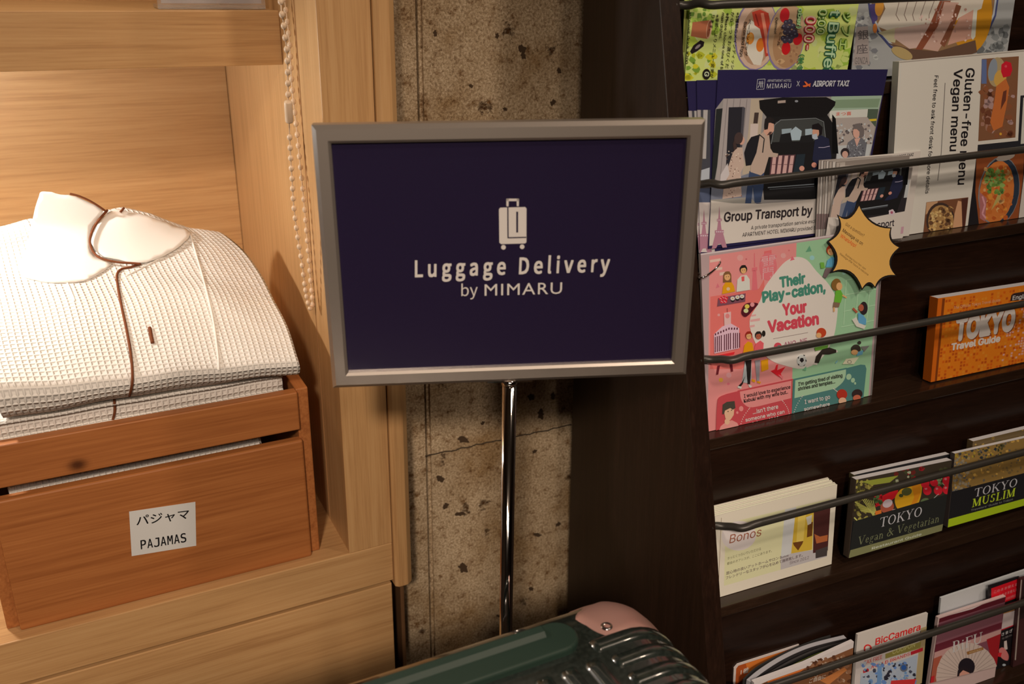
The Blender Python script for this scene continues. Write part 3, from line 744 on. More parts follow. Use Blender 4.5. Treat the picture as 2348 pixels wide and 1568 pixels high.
x = .3196
while x > X0+.02:
    pth = [Vector((x, .4805, Z1)), Vector((x, .477, Z1))]+[Vector((x, .470-(.470-(Y0+RR))*i/8, Z1)) for i in range(9)]
    pth += [Vector((x, Y0+RR-RR*math.sin(q_), Z1-RR+RR*math.cos(q_))) for q_ in [math.pi/2*i/8 for i in range(1, 9)]]
    pth += [Vector((x, Y0, Z1-RR-(Z1-2*RR-Z0)*i/8)) for i in range(1, 9)]
    ridge(pth, .0165); x -= .0223
yy = .4925; xs_ = .3285
for k in range(11):
    y = yy-.0222*k; xa = xs_+min(k, 1)*.0065+max(0, k-1)*.0012
    if y < Y0+RR*.6: break
    pth = [Vector((xa, y, Z1)), Vector((xa+.003, y, Z1))]+[Vector((xa+.005+(X1-RR-xa-.005)*i/3, y, Z1)) for i in range(4)]
    pth += [Vector((X1-RR+RR*math.sin(q_), y, Z1-RR+RR*math.cos(q_))) for q_ in [math.pi/2*i/10 for i in range(1, 11)]]
    pth += [Vector((X1, y, Z1-RR-(Z1-2*RR-Z0)*i/8)) for i in range(1, 9)]
    ridge(pth, .0165)
x = .3196
while x > X0+.02:      # the same ridges down the rear side
    ridge([Vector((x, Y1, Z1-RR-.012)), Vector((x, Y1, Z1-RR-.016))]+[Vector((x, Y1, Z1-RR-.02-(Z1-2*RR-.02-Z0)*i/8)) for i in range(9)], .0165); x -= .0223
finish('shell', bm, M_green, case, None)
# rose corner guard: a patch that hugs the rounded corner, cut to a lobed outline
def march(o_, d_):
    t_ = .002
    for _ in range(60):
        s_ = -sdf(o_+d_*t_)
        if s_ < 1e-5: break
        t_ += max(s_, 1e-5)
    return o_+d_*t_
def guard_pts(seq):
    return [Vector(p) for p in seq]
top_edge = [(.3340, .530), (.3362, .522), (.3385, .5130), (.3415, .5055), (.3465, .4990), (.3545, .4955), (.3640, .4960), (.3730, .4965), (.3830, .4925), (.3925, .4850)]
og = Vector((X1-.075, Y1-.06, Z1-.075))
loop = [Vector((a, b, Z1)) for a, b in dense(top_edge, 4, False)]
loop += [Vector((X1, .482, Z1-.03)), Vector((X1+.0, .478, Z1-.05)), Vector((X1, .482, Z1-.068)), Vector((X1, .495, Z1-.075)), Vector((X1, .515, Z1-.075)), Vector((X1-.005, Y1, Z1-.072)), Vector((X1-.03, Y1, Z1-.070)), Vector((X1-.048, Y1, Z1-.055)), Vector((X1-.060, Y1, Z1-.035)), Vector((X1-.067, Y1, Z1-.018))]
cen = Vector((X1, Y1, Z1)); bm = bmesh.new()
dirs = [(p-og).normalized() for p in loop]; dc = (cen-og).normalized(); NR = 14
c0 = bm.verts.new(march(og, dc)+dc*.0022); rows = []
for i in range(1, NR+1):
    f = i/NR; rr_ = []
    for d in dirs:
        dd = (dc.lerp(d, f)).normalized(); p = march(og, dd); q_ = Vector(tuple(min(hi[k], max(lo[k], p[k])) for k in range(3))); nn = (p-q_).normalized()
        lift = .0024 if i < NR-1 else (.0018 if i == NR-1 else -.0006); rr_.append(bm.verts.new(p+nn*lift))
    rows.append(rr_)
m_ = len(dirs)
for k in range(m_): bm.faces.new((c0, rows[0][k], rows[0][(k+1) % m_])).smooth = True
for A, B in zip(rows, rows[1:]):
    for k in range(m_): bm.faces.new((A[k], B[k], B[(k+1) % m_], A[(k+1) % m_])).smooth = True
guard = finish('corner_guard', bm, M_rose, case, True)
rv = oZ(1391, 1436, Z1+.0022); bm = bmesh.new(); lathe(bm, rv+Vector((0, 0, -.001)), [(.0052, 0), (.0050, .0016), (.0036, .0024), (.0030, .0012), (.0004, .0010)], 20)
o = finish('rivet', bm, M_chrome, None, None); o.parent = guard
# strap grip along the rear edge of the top
bm = bmesh.new(); gx0, gx1, gy0, gy1 = -.075, .3235, .4935, .5285; gc, gr = (gy0+gy1)/2, (gy1-gy0)/2
def outl(k, z):
    P = []
    for i in range(13):
        q = -math.pi/2+math.pi*i/12; P.append(Vector((gx1-gr+gr*k*math.cos(q), gc+gr*k*math.sin(q), z)))
    for i in range(13):
        q = math.pi/2+math.pi*i/12; P.append(Vector((gx0+gr+gr*k*math.cos(q), gc+gr*k*math.sin(q), z)))
    return P
lv = [[bm.verts.new(p) for p in outl(k, z)] for k, z in ((1, Z1-.004), (1, Z1+.0045), (.94, Z1+.0068))]
for A, B in zip(lv, lv[1:]):
    for k in range(26): bm.faces.new((A[k], A[(k+1) % 26], B[(k+1) % 26], B[k]))
bm.faces.new(lv[-1]); finish('grip', bm, M_grip, case, False, .0012)
bm = bmesh.new()   # raised spine of the grip
prism(bm, [Vector((gx0+.03, .5115, Z1+.0066)), Vector((gx0+.03, .5265, Z1+.0066)), Vector((gx0+.03, .5235, Z1+.0108)), Vector((gx0+.03, .5165, Z1+.0100))], Vector((.2985-gx0-.03, 0, 0)))
finish('grip_spine', bm, M_grip, case, False, .0012)
for x in (X0+.06, X1-.06):
    for y in (Y0+.05, Y1-.05):
        bm = bmesh.new(); lathe(bm, Vector((x-.012, y, .025)), [(.006, 0), (.025, .002), (.025, .022), (.006, .024)], 20, Vector((1, 0, 0))); box(bm, x-.014, x+.014, y-.012, y+.012, .028, .052)
        finish('wheel', bm, M_black, case, None)
# ------------------------------------------------------------------ magazine rack
ry, rr0 = math.radians(-5.25), math.radians(2.2)
aR = Vector((math.cos(rr0)*math.cos(ry), math.cos(rr0)*math.sin(ry), math.sin(rr0)))
_b0 = Vector((-math.sin(ry), math.cos(ry), 0)); cR = aR.cross(_b0).normalized(); bR = cR.cross(aR)
RO = CAM + ray(1575, 870)*.91
def rp(a, b, c): return RO + aR*a + bR*b + cR*c
def rl(p): q = p-RO; return q.dot(aR), q.dot(bR), q.dot(cR)
RM = Matrix((aR, bR, cR)).transposed().to_4x4(); RM.translation = RO
TL = .235; LF = math.atan(TL)
def nrm_(l): return (-bR*math.cos(l)+cR*math.sin(l))
def onF(x, y, off=0.0): return on(x, y, rp(0, off, 0), nrm_(LF))      # the sloping front plane
def cof(*px): return sum(rl(onF(x, y, .003))[2] for x, y in px)/len(px)
CN = [cof((2030, 187)), cof((2080, 550.7), (2348, 511.8)), cof((1624, 1016.6), (2348, 839)), cof((1653.6, 1398), (2348, 1184.7)), cof((2279, 1568), (2348, 1547.7))]
CN = [CN[0]+.191]+CN+[CN[-1]-.19]
bn = lambda c: TL*c+.003
TP, WR, CB = .0215, .78, -RO.z/cR.z+.012
rack = empty('magazine_rack', (rp(.4, .1, 0).x, rp(.4, .1, 0).y, 0), 'dark wenge magazine rack with sloping tiers and grey steel rods', 'magazine rack')
BB = .238
def rside(a0):
    bm = bmesh.new(); ct = (BB)/TL-.08
    c_ = CB-aR.z*a0/cR.z; ba = lambda c: .2618-.0443*c
    pr_ = [(TL*c_, c_), (ba(c_), c_), (ba(ct), ct), (TL*ct, ct)]
    prism(bm, [rp(a0, b, c) for b, c in pr_], aR*TP); return finish('side_panel', bm, wengeZ, rack, False, .0008)
rside(0); rside(WR)
def rbx(name, boxes, m=None, bev=.0008):
    bm = bmesh.new()
    for b in boxes: box(bm, *b, RM)
    return finish(name, bm, m or wenge, rack, False, bev)
rbx('back_panel', [(TP, WR, BB-.002, BB+.006, CB+.05, BB/TL-.085)])
LEDm = wood('wenge_ledge', [(.3, (.016, .008, .005)), (.55, (.030, .016, .010)), (.75, (.050, .027, .018))], 'X', 80, 6, .22, .03, spec=.5)
for i, c in enumerate(CN):
    b0 = bn(c); rbx('ledge', [(TP, WR, b0, b0+.052, c-.013, c)], LEDm, .0012)
for c0, c1 in zip(CN[1:], CN): rbx('riser', [(TP, WR, bn(c1)+.003, bn(c1)+.010, c0, c1-.013)])
rbx('plinth', [(TP, WR, TL*CB+.02, TL*CB+.035, CB+.01, CN[-1]-.013)])
ROD = []
def rod(x0, y0, x1, y1, drop=.0065, off=-.019, r=.0041):
    A, B = onF(x0, y0, off), onF(x1, y1, off); a0, b0, c0 = rl(A); a1, b1, c1 = rl(B)
    at_ = lambda a: Vector((a, b0+(b1-b0)*(a-a0)/(a1-a0), c0+(c1-c0)*(a-a0)/(a1-a0)))
    e = at_(TP); e.z -= drop; fb = TL*e.z+.004
    P = [Vector((TP-.004, fb, e.z)), Vector((TP+.003, fb, e.z)), Vector((TP+.010, fb-.004, e.z)), Vector((TP+.016, (fb+e.y)/2, e.z+.002)), Vector((TP+.023, e.y+.003, e.z*.5+at_(TP+.023).z*.5)), at_(TP+.038), at_(TP+.07), at_(.3), at_(WR-.06), at_(WR-.03)]
    f2 = TL*at_(WR).z+.004; P += [Vector((WR-.012, f2-.006, at_(WR).z)), Vector((WR+.003, f2, at_(WR).z))]
    bm = bmesh.new(); tube(bm, [RM @ p for p in spline(P, 6)], r, 12); finish('rod', bm, M_rod, rack, None); ROD.append((e, r))
rod(1620, 11.7, 2160, -8, .0005); rod(1605.4, 428.8, 2348, 343, .0025); rod(1664, 825.5, 2348, 696.3, .006); rod(1705, 1208.8, 2348, 1036.6); rod(1829, 1553, 2348, 1381); 
def tier(i, off=.02, lean=7.0, dc=0.0):
    """plane of something standing on ledge i, `off` behind the nosing, leaning back"""
    c = CN[i]; return rp(0, bn(c)+off, c+dc), nrm_(math.radians(lean))
def sheet(i, off=.02, lean=7.0, white=RW):
    s = Sheet(*tier(i, off, lean), white=white); s.rest = CN[i]; s.snap = i == 5; return s
PW, BK = (180, 156, 140), (22, 17, 16)
NV = (34, 26, 52)
# ---- tier 1: breakfast leaflet and noodle flyer
def buffet(out, label, rich=True):
    s = sheet(1, .017 if rich else .022, 9)
    s.body(out, (178, 172, 92), .0006)
    if not rich:
        s.poly([(1563, 24), (1578, 24), (1570, 120), (1566, 120)], (120, 110, 50)); return s.done('leaflet', None, label, 'leaflet', 'breakfast leaflets')
    s.blobs(60, (1585, 20, 1975, 178), 13, [(196, 188, 120), (150, 152, 52), (188, 178, 110), (130, 140, 50)], 2)
    s.blobs(26, (1575, 120, 1640, 180), 8, [(150, 140, 30), (100, 118, 38), (170, 150, 30)], 4)
    s.blobs(16, (1584, 22, 1640, 55), 8, [(90, 112, 40), (140, 150, 60)], 5)
    s.blobs(14, (1880, 120, 1975, 178), 12, [(130, 146, 50), (170, 168, 90)], 6)
    s.poly([(1588, 51), (1629, 46), (1631, 60), (1622, 89), (1612, 88), (1584, 83)], (146, 78, 50)); s.ell(1626, 67, 6, 22, (180, 130, 100), 8); s.ell(1625, 67, 4, 19, (120, 62, 40), 8)
    s.poly([(1582, 118), (1590, 104), (1606, 92), (1615, 96), (1613, 106), (1598, 118), (1586, 124)], (30, 20, 20)); s.ell(1600, 107, 8, 3, (120, 100, 95), -40)
    s.ell(1734, 78, 50, 84, (112, 92, 118), 6); s.ell(1735, 78, 47, 81, (176, 136, 112), 6); s.ell(1735, 84, 36, 66, (150, 108, 82), 6)
    s.poly([(1712, 60), (1722, 46), (1735, 55), (1748, 70), (1752, 100), (1750, 130), (1744, 150), (1728, 148), (1714, 125), (1708, 90)], (196, 172, 150))
    s.ell(1720, 88, 9, 14, (208, 120, 44), 8); s.ell(1743, 103, 9, 16, (206, 104, 34), 8); s.ell(1721, 85, 5, 8, (222, 150, 70), 8)
    s.poly([(1724, 28), (1742, 22), (1762, 30), (1768, 70), (1770, 125), (1755, 130), (1750, 100), (1742, 66), (1730, 58)], (160, 50, 34)); s.poly([(1744, 30), (1751, 30), (1762, 90), (1762, 122), (1757, 122), (1754, 90)], (196, 110, 84)); s.line([(1732, 32), (1740, 60)], 3, (120, 30, 22))
    s.ell(1802, 86, 43, 78, (112, 92, 118), 8); s.ell(1803, 84, 41, 75, (160, 120, 88), 8); s.ell(1806, 100, 34, 56, (146, 102, 70), 8); s.blobs(40, (1785, 60, 1830, 145), 6, [(170, 126, 88), (132, 88, 60)], 9)
    s.ell(1799, 35, 11, 17, (168, 26, 30), 10); s.ell(1829, 90, 10, 14, (164, 22, 26), 20); s.ell(1802, 111, 10, 15, (166, 20, 22), 8)
    for x, y in [(1803, 52), (1811, 50), (1798, 62), (1808, 64), (1818, 60), (1801, 74), (1812, 75), (1822, 72), (1796, 88), (1806, 86), (1816, 84), (1824, 80), (1800, 93), (1811, 93)]: s.ell(x, y, 6.5, 6.5, (52, 42, 50)); s.ell(x-1.5, y-2, 2, 1.6, (92, 84, 90))
    K = BK
    for t_, a, b, u in [('※5種類のメインディッシ', (1689, 28), (1676, 158), 7), ('から一つをお選びくだ', (1677, 27), (1663, 157), 7), ('※Please choose one of fi', (1665, 29), (1651, 158), 6.5), ('main dishes.', (1655, 29), (1648, 90), 6.5), ('※季節によりメニュー変更が', (1642, 33), (1628, 179), 7), ('ります。', (1632, 34), (1625, 70), 7), ('take-out drink ¥200', (1580, 27), (1571, 146), 6), ('Bacon and Eggs', (1706, 50), (1696, 130), 6.5), ('ベーコンエッグ', (1716, 44), (1706, 128), 7), ('Oatmeal', (1778, 40), (1774, 78), 5.5), ('ドミール', (1789, 62), (1781, 105), 5.5)]:
        s.text(t_, a, b, (u, .8), K, .006)
    s.ell(1619, 170, 9, 12, (24, 16, 14)); s.text('G', (1615, 164), (1614, 175), (10, 1), (200, 190, 150), .02)
    for t_, a, b, u, dk, lt in [('t Buffet', (1904, 22), (1885, 170), (22, 1.5), (40, 74, 46), (176, 186, 140)), ('ッフェ', (1934, 27), (1923, 113), (19, 1.5), (70, 92, 30), (166, 172, 96)), ('0:00', (1878, 20), (1871, 79), (17, 1.2), (66, 90, 34), (176, 176, 112)), ('000-', (1848, 36), (1840, 115), (21, 1.5), (140, 28, 34), (204, 150, 130)), ('ober)', (1830, 18), (1825, 66), (9, .6), (70, 104, 60), (170, 176, 120))]:
        s.text(t_, a, b, u, dk, .060); s.text(t_, a, b, u, lt, .012)
    s.text('（秋冬', (1832, 124), (1826, 165), (12, .8), (52, 96, 52), .03)
    return s.done('leaflet', None, label, 'leaflet', 'breakfast leaflets')
buffet([(1590, -90), (1989, -105), (1940, 177), (1570, 186)], 'green breakfast buffet leaflet turned sideways on the top tier of the rack')
buffet([(1572, -85), (1960, -98), (1915, 180), (1564, 187)], 'second green leaflet showing only its left edge behind the buffet leaflet', False)
s = sheet(1, .019, 9)
s.body([(1974, -95), (2344, -115), (2304, 160), (1951, 180)], (136, 124, 116), .0012)
s.blobs(60, (1955, 15, 2015, 180), 8, [(120, 108, 102), (150, 138, 128), (100, 92, 90)], 3); s.blobs(40, (2230, 60, 2306, 160), 10, [(84, 78, 74), (110, 102, 96)], 8)
s.poly([(1964, 62), (1990, 60), (1994, 148), (1956, 150)], (140, 118, 108))
s.text('銀', (1967, 90), (1992, 88), (-1, -20), (78, 66, 62), .012); s.text('座', (1964, 122), (1990, 120), (-1, -20), (84, 70, 66), .008); s.text('GINZA', (1960, 147), (1990, 146), (0, -15), (92, 80, 74), .0)
s.ell(2139, -6, 151, 152, (58, 56, 84)); s.ell(2139, -7, 147, 147, (150, 140, 136)); s.ell(2139, -8, 143, 143, (120, 84, 56))
s.ell(2230, 40, 44, 84, (166, 104, 22), 8); s.poly([(1993, 10), (2010, 8), (2012, 45), (2000, 55)], (66, 50, 84)); s.ell(2016, 15, 10, 22, (176, 112, 44), 6); s.ell(2006, 65, 5, 11, (176, 96, 44))
s.poly([(2020, -10), (2260, -20), (2250, 20), (2200, 40), (2140, 90), (2060, 80), (2010, 60), (2030, 20)], (178, 154, 134))
s.poly([(2012, 75), (2060, 62), (2052, 98), (2040, 96), (2025, 82)], (168, 146, 110)); s.poly([(2052, 65), (2160, 50), (2115, 108), (2085, 112), (2050, 88)], (170, 132, 116))
s.poly([(2155, 2), (2180, 2), (2150, 60), (2112, 118), (2098, 115), (2130, 60)], (116, 58, 38)); s.poly([(2165, 4), (2198, 6), (2186, 60), (2150, 118), (2116, 112), (2150, 60)], (166, 122, 104))
s.poly([(2192, 10), (2204, 14), (2180, 80), (2165, 108), (2155, 100), (2180, 50)], (110, 60, 40)); s.poly([(2200, 40), (2236, 20), (2232, 88), (2196, 96), (2172, 104), (2184, 70)], (168, 116, 96))
s.poly([(2232, 20), (2241, 18), (2236, 84), (2230, 92), (2226, 84)], (176, 158, 138)); s.poly([(2035, 98), (2085, 112), (2150, 118), (2236, 92), (2240, 120), (2180, 140), (2100, 142)], (84, 56, 42)); s.ell(2068, 122, 26, 12, (150, 118, 74), 25)
for k in range(6): s.line([(2062+k*20, 2), (2054+k*19, 34), (2062+k*17, 48)], 1.6, (120, 94, 82))
s.blobs(50, (2110, 20, 2225, 100), 3, [(190, 150, 134), (150, 104, 88)], 12)
s.done('flyer', None, 'grey noodle bowl flyer standing right of the breakfast leaflet on the top tier', 'flyer')
# ---- tier 2
def tower(s, x, y, k, c=(150, 96, 104)):
    w = (182, 150, 148)
    s.poly([(x, y), (x+3*k, y+38*k), (x+6*k, y+62*k), (x-6*k, y+62*k), (x-3*k, y+38*k)], c)
    s.poly([(x-6*k, y+32*k), (x+6*k, y+31*k), (x+6*k, y+37*k), (x-6*k, y+38*k)], c); s.poly([(x-11*k, y+60*k), (x+11*k, y+59*k), (x+11*k, y+67*k), (x-11*k, y+68*k)], c)
    s.poly([(x-9*k, y+66*k), (x+9*k, y+66*k), (x+19*k, y+102*k), (x+8*k, y+103*k), (x+4*k, y+93*k), (x-3*k, y+94*k), (x-8*k, y+104*k), (x-19*k, y+106*k)], c)
    s.polys([[(x+(i*5-8)*k, y+62*k), (x+(i*5-5)*k, y+62*k), (x+(i*5-5)*k, y+65*k), (x+(i*5-8)*k, y+65*k)] for i in range(4)]+[[(x+(i*3.4-5)*k, y+33.5*k), (x+(i*3.4-3)*k, y+33.5*k), (x+(i*3.4-3)*k, y+36*k), (x+(i*3.4-5)*k, y+36*k)] for i in range(3)], w)
def vanphoto(s, T, small=False):
    """the printed picture of people loading cases into a black van; T maps the picture's own points"""
    P = lambda pts, c: s.poly([T(*q) for q in pts], c)
    def E(x, y, rx, ry, c, rot=0):
        cr, sr = math.cos(math.radians(rot)), math.sin(math.radians(rot))
        s.poly([T(x+rx*math.cos(a)*cr-ry*math.sin(a)*sr, y+rx*math.cos(a)*sr+ry*math.sin(a)*cr) for a in [i*math.pi/8 for i in range(16)]], c)
    P([(1642, 250), (1659, 248), (1650, 350), (1634, 440), (1629, 440)], (34, 32, 30))
    P([(1659, 227), (1724, 225), (1706, 420), (1640, 430)], (142, 122, 114))
    for k in range(4): s.line([T(1668+k*15, 227), T(1650+k*14, 425)], 1.2, (104, 88, 84))
    P([(1671, 246), (1706, 245), (1700, 340), (1690, 400), (1663, 412)], (36, 31, 34)); P([(1702, 245), (1709, 247), (1700, 350), (1696, 350)], (66, 58, 60))
    P([(1722, 226), (1752, 226), (1745, 300), (1735, 400), (1702, 400), (1716, 300)], (158, 132, 110)); P([(1721, 284), (1739, 284), (1736, 322), (1719, 322)], (176, 148, 134)); P([(1730, 258), (1740, 258), (1737, 283), (1727, 283)], (60, 44, 38))
    P([(1906, 221), (2022, 219), (2014, 254), (1906, 256)], (136, 142, 118)); P([(1915, 229), (2018, 226), (2013, 246), (1912, 248)], (112, 120, 92))
    P([(1902, 254), (1992, 250), (1988, 268), (1902, 271)], (180, 164, 148)); P([(1990, 250), (2014, 250), (2008, 290), (1986, 292)], (70, 74, 58)); P([(1982, 274), (2010, 272), (2009, 277), (1981, 279)], (190, 150, 40))
    P([(1902, 271), (1988, 268), (2006, 290), (1998, 335), (1918, 338)], (150, 128, 116))
    if not small:
        s.blobs(60, (1918, 284, 2000, 330), 3.2, [(186, 172, 164), (60, 52, 50), (200, 188, 180), (96, 80, 76)], 21)
        s.text('まつ喜', T(1917, 265), T(1952, 263.5), (0, -8), (190, 70, 50), .01)
    P([(1918, 334), (2000, 330), (1990, 364), (1980, 400), (1918, 400)], (160, 148, 140)); P([(1629, 430), (1720, 396), (1740, 466), (1627, 462)], (104, 98, 104)); P([(1627, 458), (1720, 452), (1735, 468), (1626, 464)], (132, 116, 104))
    P([(1758, 262), (1896, 262), (1914, 290), (1918, 352), (1902, 456), (1752, 458), (1742, 360)], (27, 23, 22))
    P([(1740.5, 230), (1793, 223.4), (1894, 222.6), (1916, 233), (1914, 242), (1900, 259), (1892, 269), (1810, 267.5), (1757.5, 267.5), (1742, 249)], (24, 20, 19)); P([(1783, 231), (1801, 229.5), (1801, 235.5), (1783, 237)], (150, 122, 108)); E(1826, 232, 4, 2.6, (120, 112, 112))
    P([(1778, 280), (1800, 274), (1870, 273), (1886, 280), (1892, 322), (1770, 326)], (58, 54, 50)); P([(1792, 296), (1815, 294), (1812, 320), (1793, 322)], (130, 132, 132)); P([(1813, 300), (1824, 290), (1838, 300), (1836, 321), (1812, 322)], (150, 152, 152)); P([(1846, 296), (1866, 294), (1862, 318), (1846, 320)], (140, 142, 142))
    P([(1790, 308), (1812, 304), (1816, 326), (1786, 328)], (30, 26, 25)); P([(1836, 312), (1862, 308), (1866, 326), (1832, 328)], (30, 26, 25))
    s.line([T(1768, 330), T(1776, 286), T(1790, 275), T(1870, 271), T(1888, 279), T(1894, 330)], 1.6, (104, 98, 94)); P([(1908, 262), (1916, 272), (1922, 352), (1908, 352)], (14, 12, 12))
    # cases in the boot
    P([(1768, 356), (1824, 354), (1816, 398), (1764, 401)], (74, 44, 46))
    for k in range(4): P([(1772+k*13.5, 357), (1780+k*13.5, 356.5), (1776+k*13, 398), (1767+k*13, 399)], (176, 128, 118)); s.line([T(1770+k*13.5, 377), T(1778+k*13.5, 377)], 1.2, (90, 56, 54))
    P([(1826, 354), (1846, 353), (1840, 398), (1818, 398)], (34, 38, 42)); s.line([T(1760, 430), T(1866, 422)], 2.0, (120, 116, 116)); s.line([T(1764, 434), T(1866, 427)], 1.2, (80, 76, 76))
    # girl
    P([(1664, 398), (1680, 350), (1690, 338), (1702, 338), (1706, 380), (1698, 395), (1700, 450), (1656, 456), (1660, 420)], (168, 134, 116))
    if not small: s.blobs(70, (1664, 345, 1700, 452), 1.5, [(96, 68, 58), (190, 160, 140), (120, 80, 66)], 31)
    P([(1652, 400), (1668, 374), (1672, 400), (1660, 420), (1650, 418)], (172, 150, 142)); E(1700, 322, 7, 10, (176, 124, 104)); E(1693, 317, 10, 14, (62, 44, 40), 10); P([(1684, 318), (1690, 340), (1682, 346), (1680, 330)], (58, 40, 36))
    # man with a backpack
    P([(1718, 392), (1752, 392), (1750, 430), (1744, 464), (1730, 465), (1726, 425), (1722, 466), (1708, 466)], (50, 56, 76)); P([(1738, 312), (1750, 302), (1763, 306), (1766, 340), (1772, 350), (1784, 352), (1782, 360), (1762, 360), (1752, 395), (1744, 402), (1720, 394), (1724, 350)], (160, 128, 110))
    P([(1713, 328), (1722, 314), (1742, 308), (1734, 350), (1722, 378), (1710, 380), (1706, 350)], (30, 26, 28)); s.line([T(1740, 308), T(1752, 318), T(1748, 350)], 2.4, (34, 30, 30)); P([(1756, 278), (1774, 284), (1774, 300), (1767, 308), (1758, 312), (1750, 302)], (180, 126, 104)); P([(1752, 286), (1754, 272), (1764, 268), (1774, 273), (1773, 280), (1762, 282), (1760, 296), (1752, 298)], (34, 26, 24)); P([(1764, 302), (1770, 302), (1766, 309), (1758, 310)], (70, 46, 40))
    # driver in a mask
    P([(1868, 318), (1882, 310), (1900, 318), (1906, 360), (1894, 398), (1868, 404), (1850, 404), (1858, 392), (1872, 380), (1862, 366)], (34, 32, 48)); E(1870, 303, 8, 11, (176, 120, 96)); P([(1861, 296), (1862, 286), (1876, 282), (1886, 292), (1884, 308), (1878, 312), (1877, 298)], (26, 20, 20)); P([(1861, 309), (1872, 306), (1875, 318), (1868, 320), (1862, 317)], (188, 180, 180)); E(1838, 386, 6, 6, (180, 118, 98)); E(1866, 378, 6, 6, (180, 112, 92))
    s.line([T(1876, 338), T(1888, 338), T(1902, 335)], 1.4, (150, 130, 140))
    if not small:
        P([(1944, 326), (1958, 316), (1976, 316), (1987, 330), (1982, 362), (1936, 362), (1940, 340)], (92, 84, 84)); s.blobs(50, (1944, 326, 1980, 360), 1.6, [(60, 54, 56), (140, 130, 128)], 41); E(1963, 304, 8, 13, (184, 130, 110)); P([(1954, 296), (1960, 284), (1972, 282), (1981, 296), (1980, 312), (1970, 318), (1970, 302), (1964, 296)], (98, 82, 76)); P([(1958, 318), (1972, 316), (1964, 336)], (180, 130, 112)); E(1937, 350, 10, 11, (40, 30, 30)); E(1937, 354, 7, 8, (170, 122, 104))
def groupflyer(out, label, off, full=True, dx=0, dy=0):
    s = sheet(2, off, 6.2); s.body(out, NV, .0007)
    if not full:
        (x0, y0), (x1, y1) = out[0], out[3]
        e = lambda f, g=0: (x0+(x1-x0)*f+g, y0+(y1-y0)*f)
        s.poly([e(.17), e(.17, 30), e(.66, 26), e(.66)], (60, 54, 56)); s.poly([e(.17), e(.17, 8), e(.56, 6), e(.56)], (140, 120, 112)); s.poly([e(.17, 14), e(.17, 24), e(.45, 18), e(.45, 10)], (150, 132, 122)); s.poly([e(.52), e(.50, 26), e(.59, 24), e(.62)], (150, 140, 138)); s.poly([e(.62), e(.62, 26), e(.70, 26), e(.70)], (70, 70, 84)); s.poly([e(.70), e(.70, 34), e(.985, 34), e(.985)], (178, 152, 140))
        tower(s, e(.74)[0]+11, e(.735)[1], .98); return s.done('flyer', None, label, 'flyer', 'group transport flyers')
    s.clip = [(1641, 226), (2023, 219), (1976, 470), (1629, 470)]; s.poly([(1641, 250), (1659, 226), (2023, 219), (1976, 452), (1868, 457), (1760, 467), (1629, 461)], (128, 112, 104)); vanphoto(s, lambda x, y: (x, y)); s.clip = None
    s.poly([(1629.5, 460), (1680, 466), (1740, 467), (1800, 463), (1868, 456), (1976, 446), (1960, 524), (1625.5, 563.5)], PW)
    W2 = (206, 188, 184)
    s.line([(1736.5, 182), (1753.5, 181), (1750.8, 204.5), (1733.8, 205), (1736.5, 182)], .9, W2); s.line([(1741, 186), (1740, 196), (1737, 201)], 1.4, W2); s.line([(1744.3, 186), (1743.3, 201)], 1.4, W2); s.line([(1748, 185.5), (1747, 201)], 1.4, W2); s.line([(1737.5, 191), (1750.5, 190.5)], .7, W2)
    s.text('APARTMENT HOTEL', (1758.7, 187.6), (1813.8, 187.4), (.6, -5.5), W2, .0); s.text('MIMARU', (1757, 202.6), (1812.6, 201.4), (1, -10.6), W2, -.004, 1.1); s.text('X', (1825, 197.8), (1832.6, 197.6), (1, -12), W2, -.02)
    OR = (206, 88, 44); s.poly([(1840, 196), (1848, 195), (1843, 187), (1846, 186.5), (1853, 193), (1858, 190.5), (1857, 195), (1847, 199.5), (1840.5, 199.5)], OR); s.ell(1855.5, 197.3, 1.8, 1.8, OR)
    s.text('AIRPORT TAXI', (1862, 198.2), (1944.5, 197.2), (2.6, -12.4), W2, .030)
    tower(s, 1648.5, 472, .93); T1 = (42, 32, 32)
    s.text('Group Transport by', (1658.5, 508.2), (1861, 491.8), (1.2, -21), T1, .022); s.text('A private transportation service exclusively', (1721, 526.4), (1896, 507.4), (.5, -8.8), T1, .0); s.text('APARTMENT HOTEL MIMARU provided by AIRPORT', (1701, 542.8), (1912, 521), (.5, -9), T1, .0)
    return s.done('flyer', None, label, 'flyer', 'group transport flyers')
groupflyer([(1646.8, 160), (2036, 159), (1968, 528), (1623.7, 570)], 'navy topped group transport flyer with a van picture, foremost of the three', .016)
groupflyer([(1597.5, 184), (1985, 178), (1935, 530), (1605, 584)], 'group transport flyer peeking out just left of the foremost one', .0174, False)
groupflyer([(1573, 186), (1960, 180), (1915, 530), (1603, 586)], 'rearmost group transport flyer, only a navy strip showing by the rack side', .0186, False)
